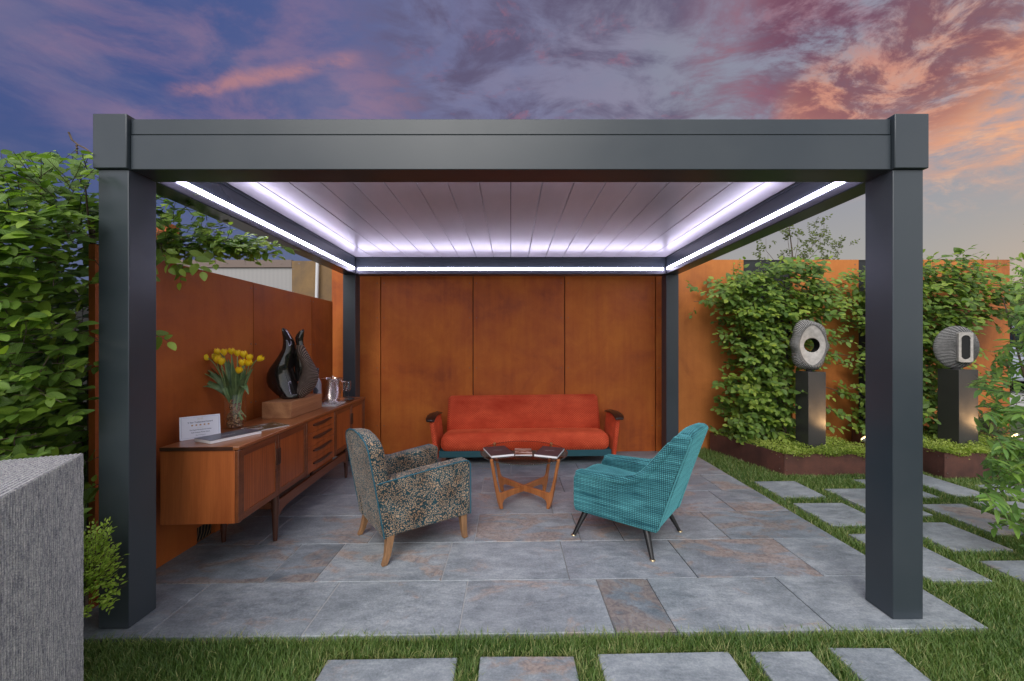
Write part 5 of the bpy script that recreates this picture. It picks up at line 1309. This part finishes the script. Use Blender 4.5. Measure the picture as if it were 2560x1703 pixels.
# --- ground cover in the planters and the lawn
def tuft_patch(name, lab, pts, z, n, seed):
    r = np.random.default_rng(seed); P4 = np.array(pts); U, Vv = r.random(n), r.random(n)
    Vv = np.where(r.random(n) < .35, Vv*.12, Vv)
    p = (P4[0]*(1-U)[:, None]+P4[1]*U[:, None])*(1-Vv)[:, None]+(P4[3]*(1-U)[:, None]+P4[2]*U[:, None])*Vv[:, None]
    hgt = .012+.045*r.random(n)**1.3+.018*np.sin(p[:, 0]*19)*np.sin(p[:, 1]*23)
    spill = r.random(n) < .03
    P3 = np.c_[p, z+hgt]; 
    P3[:, 1] -= np.where(Vv < .03, .03*r.random(n), 0)
    P3[:, 2] -= np.where((Vv < .03) & spill, .05*r.random(n), 0)
    Dr = np.c_[r.normal(0, 1, n), r.normal(0, 1, n), r.normal(.5, .5, n)]; Nr = np.c_[r.normal(0, .5, n), r.normal(-.3, .5, n), np.ones(n)]
    o = scatter(name, LEAF_GC, T_SM, P3, Dr, Nr, .014+.014*r.random(n), np.clip(r.normal(.5, .25, n)+.2*np.sin(p[:, 0]*7), 0, 1))
    return tag(o, lab, 'ground cover', 'mossy ground cover in the planters', 'stuff')
tuft_patch('ground_cover', 'yellow green low ground cover filling the planter under the pierced oval sculpture', PL1, .225, 15000, 71)
tuft_patch('ground_cover', 'yellow green low ground cover filling the planter under the round disc sculpture', PL2, .275, 15000, 72)

def grass():
    r = np.random.default_rng(81)
    def reg(x0, x1, y0, y1, dens):
        n = int((x1-x0)*(y1-y0)*dens); return np.c_[r.uniform(x0, x1, n), r.uniform(y0, y1, n)]
    pts = np.concatenate([reg(-2.35, 3.0, 1.42, 1.86, 36000), reg(2.29, 3.9, 1.40, 2.3, 26000), reg(2.29, 4.2, 2.3, 3.1, 17000), reg(2.29, 4.9, 3.1, 4.1, 12000), reg(2.29, 3.0, 4.0, 5.11, 10000), reg(3.9, 4.5, 4.0, 5.1, 6000), reg(4.2, 6.5, 2.3, 3.9, 6000), reg(5.8, 7.5, 3.9, 6, 2500), reg(1.99, 2.32, 4.98, 5.12, 9000)])
    x, y = pts[:, 0], pts[:, 1]; ok = np.ones(len(pts), bool); edge_d = np.full(len(pts), 9.0)
    def cut(x0, x1, y0, y1):
        nonlocal ok
        dd = np.maximum(np.maximum(x0-x, x-x1), np.maximum(y0-y, y-y1)); ok &= dd > .002; np.minimum(edge_d, dd, out=edge_d)
    cut(PX0, PX1, PY0, PY1+.02)
    for (a, b_, c, d), _, _, _ in SLABS: cut(a, c, b_, d)
    cut(2.874, 3.96, 4.03, 5.2); cut(4.385, 5.8, 3.88, 5.2)
    lft = 2.874-(y-4.033)*.257; ok &= ~((x > lft) & (x < 3.96) & (y > 4.03))
    blk = (x+1.755)*(.861)+(y-1.575)*.509; ok &= (blk > .006) | (y > 1.62)
    ok &= ~((x < -1.72) & (y < 1.60) & (blk < .01))
    p = pts[ok]; ed = edge_d[ok]; n = len(p); x, y = p[:, 0], p[:, 1]
    tall = .018+.026*r.random(n)**1.6+.010*(np.sin(x*11)*np.sin(y*13)+1)*.5
    h = np.where(ed < .03, tall*.85, tall)
    wdt_ = .0012+.0009*r.random(n)+.0003*np.clip(y-1.9, 0, 3)
    az_ = r.uniform(0, 2*PI, n); lean = (.25+.75*r.random(n))*np.where(ed < .03, 1.5, 1.0)
    dxx, dyy = np.cos(az_)*lean*h, np.sin(az_)*lean*h
    pa = az_+PI/2+r.normal(0, .5, n); wx, wy = np.cos(pa)*wdt_, np.sin(pa)*wdt_
    z0 = KG*np.clip(x, -7, 7)-.033; 
    v = np.empty((n, 5, 3))
    v[:, 0] = np.c_[x-wx, y-wy, z0]; v[:, 1] = np.c_[x+wx, y+wy, z0]
    v[:, 2] = np.c_[x+dxx*.38-wx*.8, y+dyy*.38-wy*.8, z0+h*.62+.004]; v[:, 3] = np.c_[x+dxx*.38+wx*.8, y+dyy*.38+wy*.8, z0+h*.62+.004]
    v[:, 4] = np.c_[x+dxx, y+dyy, z0+h*.95+.008]
    v[:, 2:, 2] += .004
    base = np.arange(n)*5
    f4 = np.c_[base, base+1, base+3, base+2]; f3 = np.c_[base+2, base+3, base+4, base+4]
    dry = (r.random(n) < np.where(ed < .025, .34, .08)); tint = np.clip(r.normal(.32, .20, n)+.12*np.sin(x*5+y*3), 0, .72); tint = np.where(dry, r.uniform(.8, 1, n), tint)
    me_f = np.concatenate([np.c_[base, base+1, base+3], np.c_[base, base+3, base+2], np.c_[base+2, base+3, base+4]])
    o = np_mesh('grass', v.reshape(-1, 3), me_f, GRASSM, None, {'tint': np.repeat(tint, 5)}, True, np.zeros((n*5, 2)))
    tag(o, 'short lawn grass round the patio and between the stepping slabs', 'grass', None, 'stuff')
grass()

# ================================================================== BEYOND THE RIGHT END OF THE WALL
struct(MB().hexa([(6.9, 8.4, .03), (16, 8.4, .03), (20, 30, .03), (7.2, 30, .03)], [(6.9, 8.4, .088), (16, 8.4, .088), (20, 30, .088), (7.2, 30, .088)]).build('pavement', ASPH))
vn = thing('parked_van', 'white parked van far away behind the right end of the wall', 'van', (13.8, 10.2, .09), math.radians(4))
prof = [(0, .35), (0, 1.5), (.12, 1.95), (.35, 2.05), (3.6, 2.05), (4.1, 1.45), (4.75, 1.15), (4.85, .35)]
MB().prism(prof[::-1], lambda u, v, t: (u, t, v), -.9, .9).build('body', VANW, vn, bevel=.06, seg=3)
MB().prism([(3.3, 1.35), (3.3, 1.9), (3.62, 1.9), (4.0, 1.38)][::-1], lambda u, v, t: (u, t, v), -.915, .915).build('side_window', WINDOW, vn)
MB().box(-.012, .0, -.7, .7, 1.3, 1.8).build('rear_window', WINDOW, vn)
for x in (.85, 3.95):
    for y in (-.86, .86):
        MB().loft([[(x+.33*math.cos(2*PI*j/20), y+q, .33+.33*math.sin(2*PI*j/20)) for j in range(20)] for q in (-.1, .1)]).build('wheel', TYRE, vn, smooth=True)
def far_tree(lab, x, y, h, r, seed):
    rr_ = np.random.default_rng(seed); t = thing('broadleaf_tree', lab, 'tree', (x, y, 0), 0, 'trees beyond the right end of the wall')
    MB().tube([(0, 0, 0), (.05, 0, h*.3), (0, .05, h*.6), (0, 0, h*.85)], [.14, .11, .07, .02], 9).build('trunk', BARK, t, smooth=True)
    cl = rr_.normal(0, 1, (60, 3)); cl /= np.linalg.norm(cl, axis=1)[:, None]; cl = cl*rr_.uniform(.3, 1, (60, 1))*np.array([r, r, h*.33])+np.array([0, 0, h*.64])
    n = 9000; c = cl[rr_.integers(0, 60, n)]; P3 = c+rr_.normal(0, r*.16, (n, 3))
    scatter('crown', LEAF_R, T_SM, P3, rr_.normal(0, 1, (n, 3)), np.c_[rr_.normal(0, .6, n), rr_.normal(-.4, .6, n), np.ones(n)], .09+.05*rr_.random(n), np.clip(.5+.3*(c[:, 2]-h*.6)/h+rr_.normal(0, .22, n), 0, 1), t)
far_tree('green tree directly beyond the right end of the orange wall', 18.6, 13.6, 3.9, 1.7, 91)
far_tree('further green tree beyond the white van at the right edge', 22.0, 15.5, 4.4, 2.2, 92)
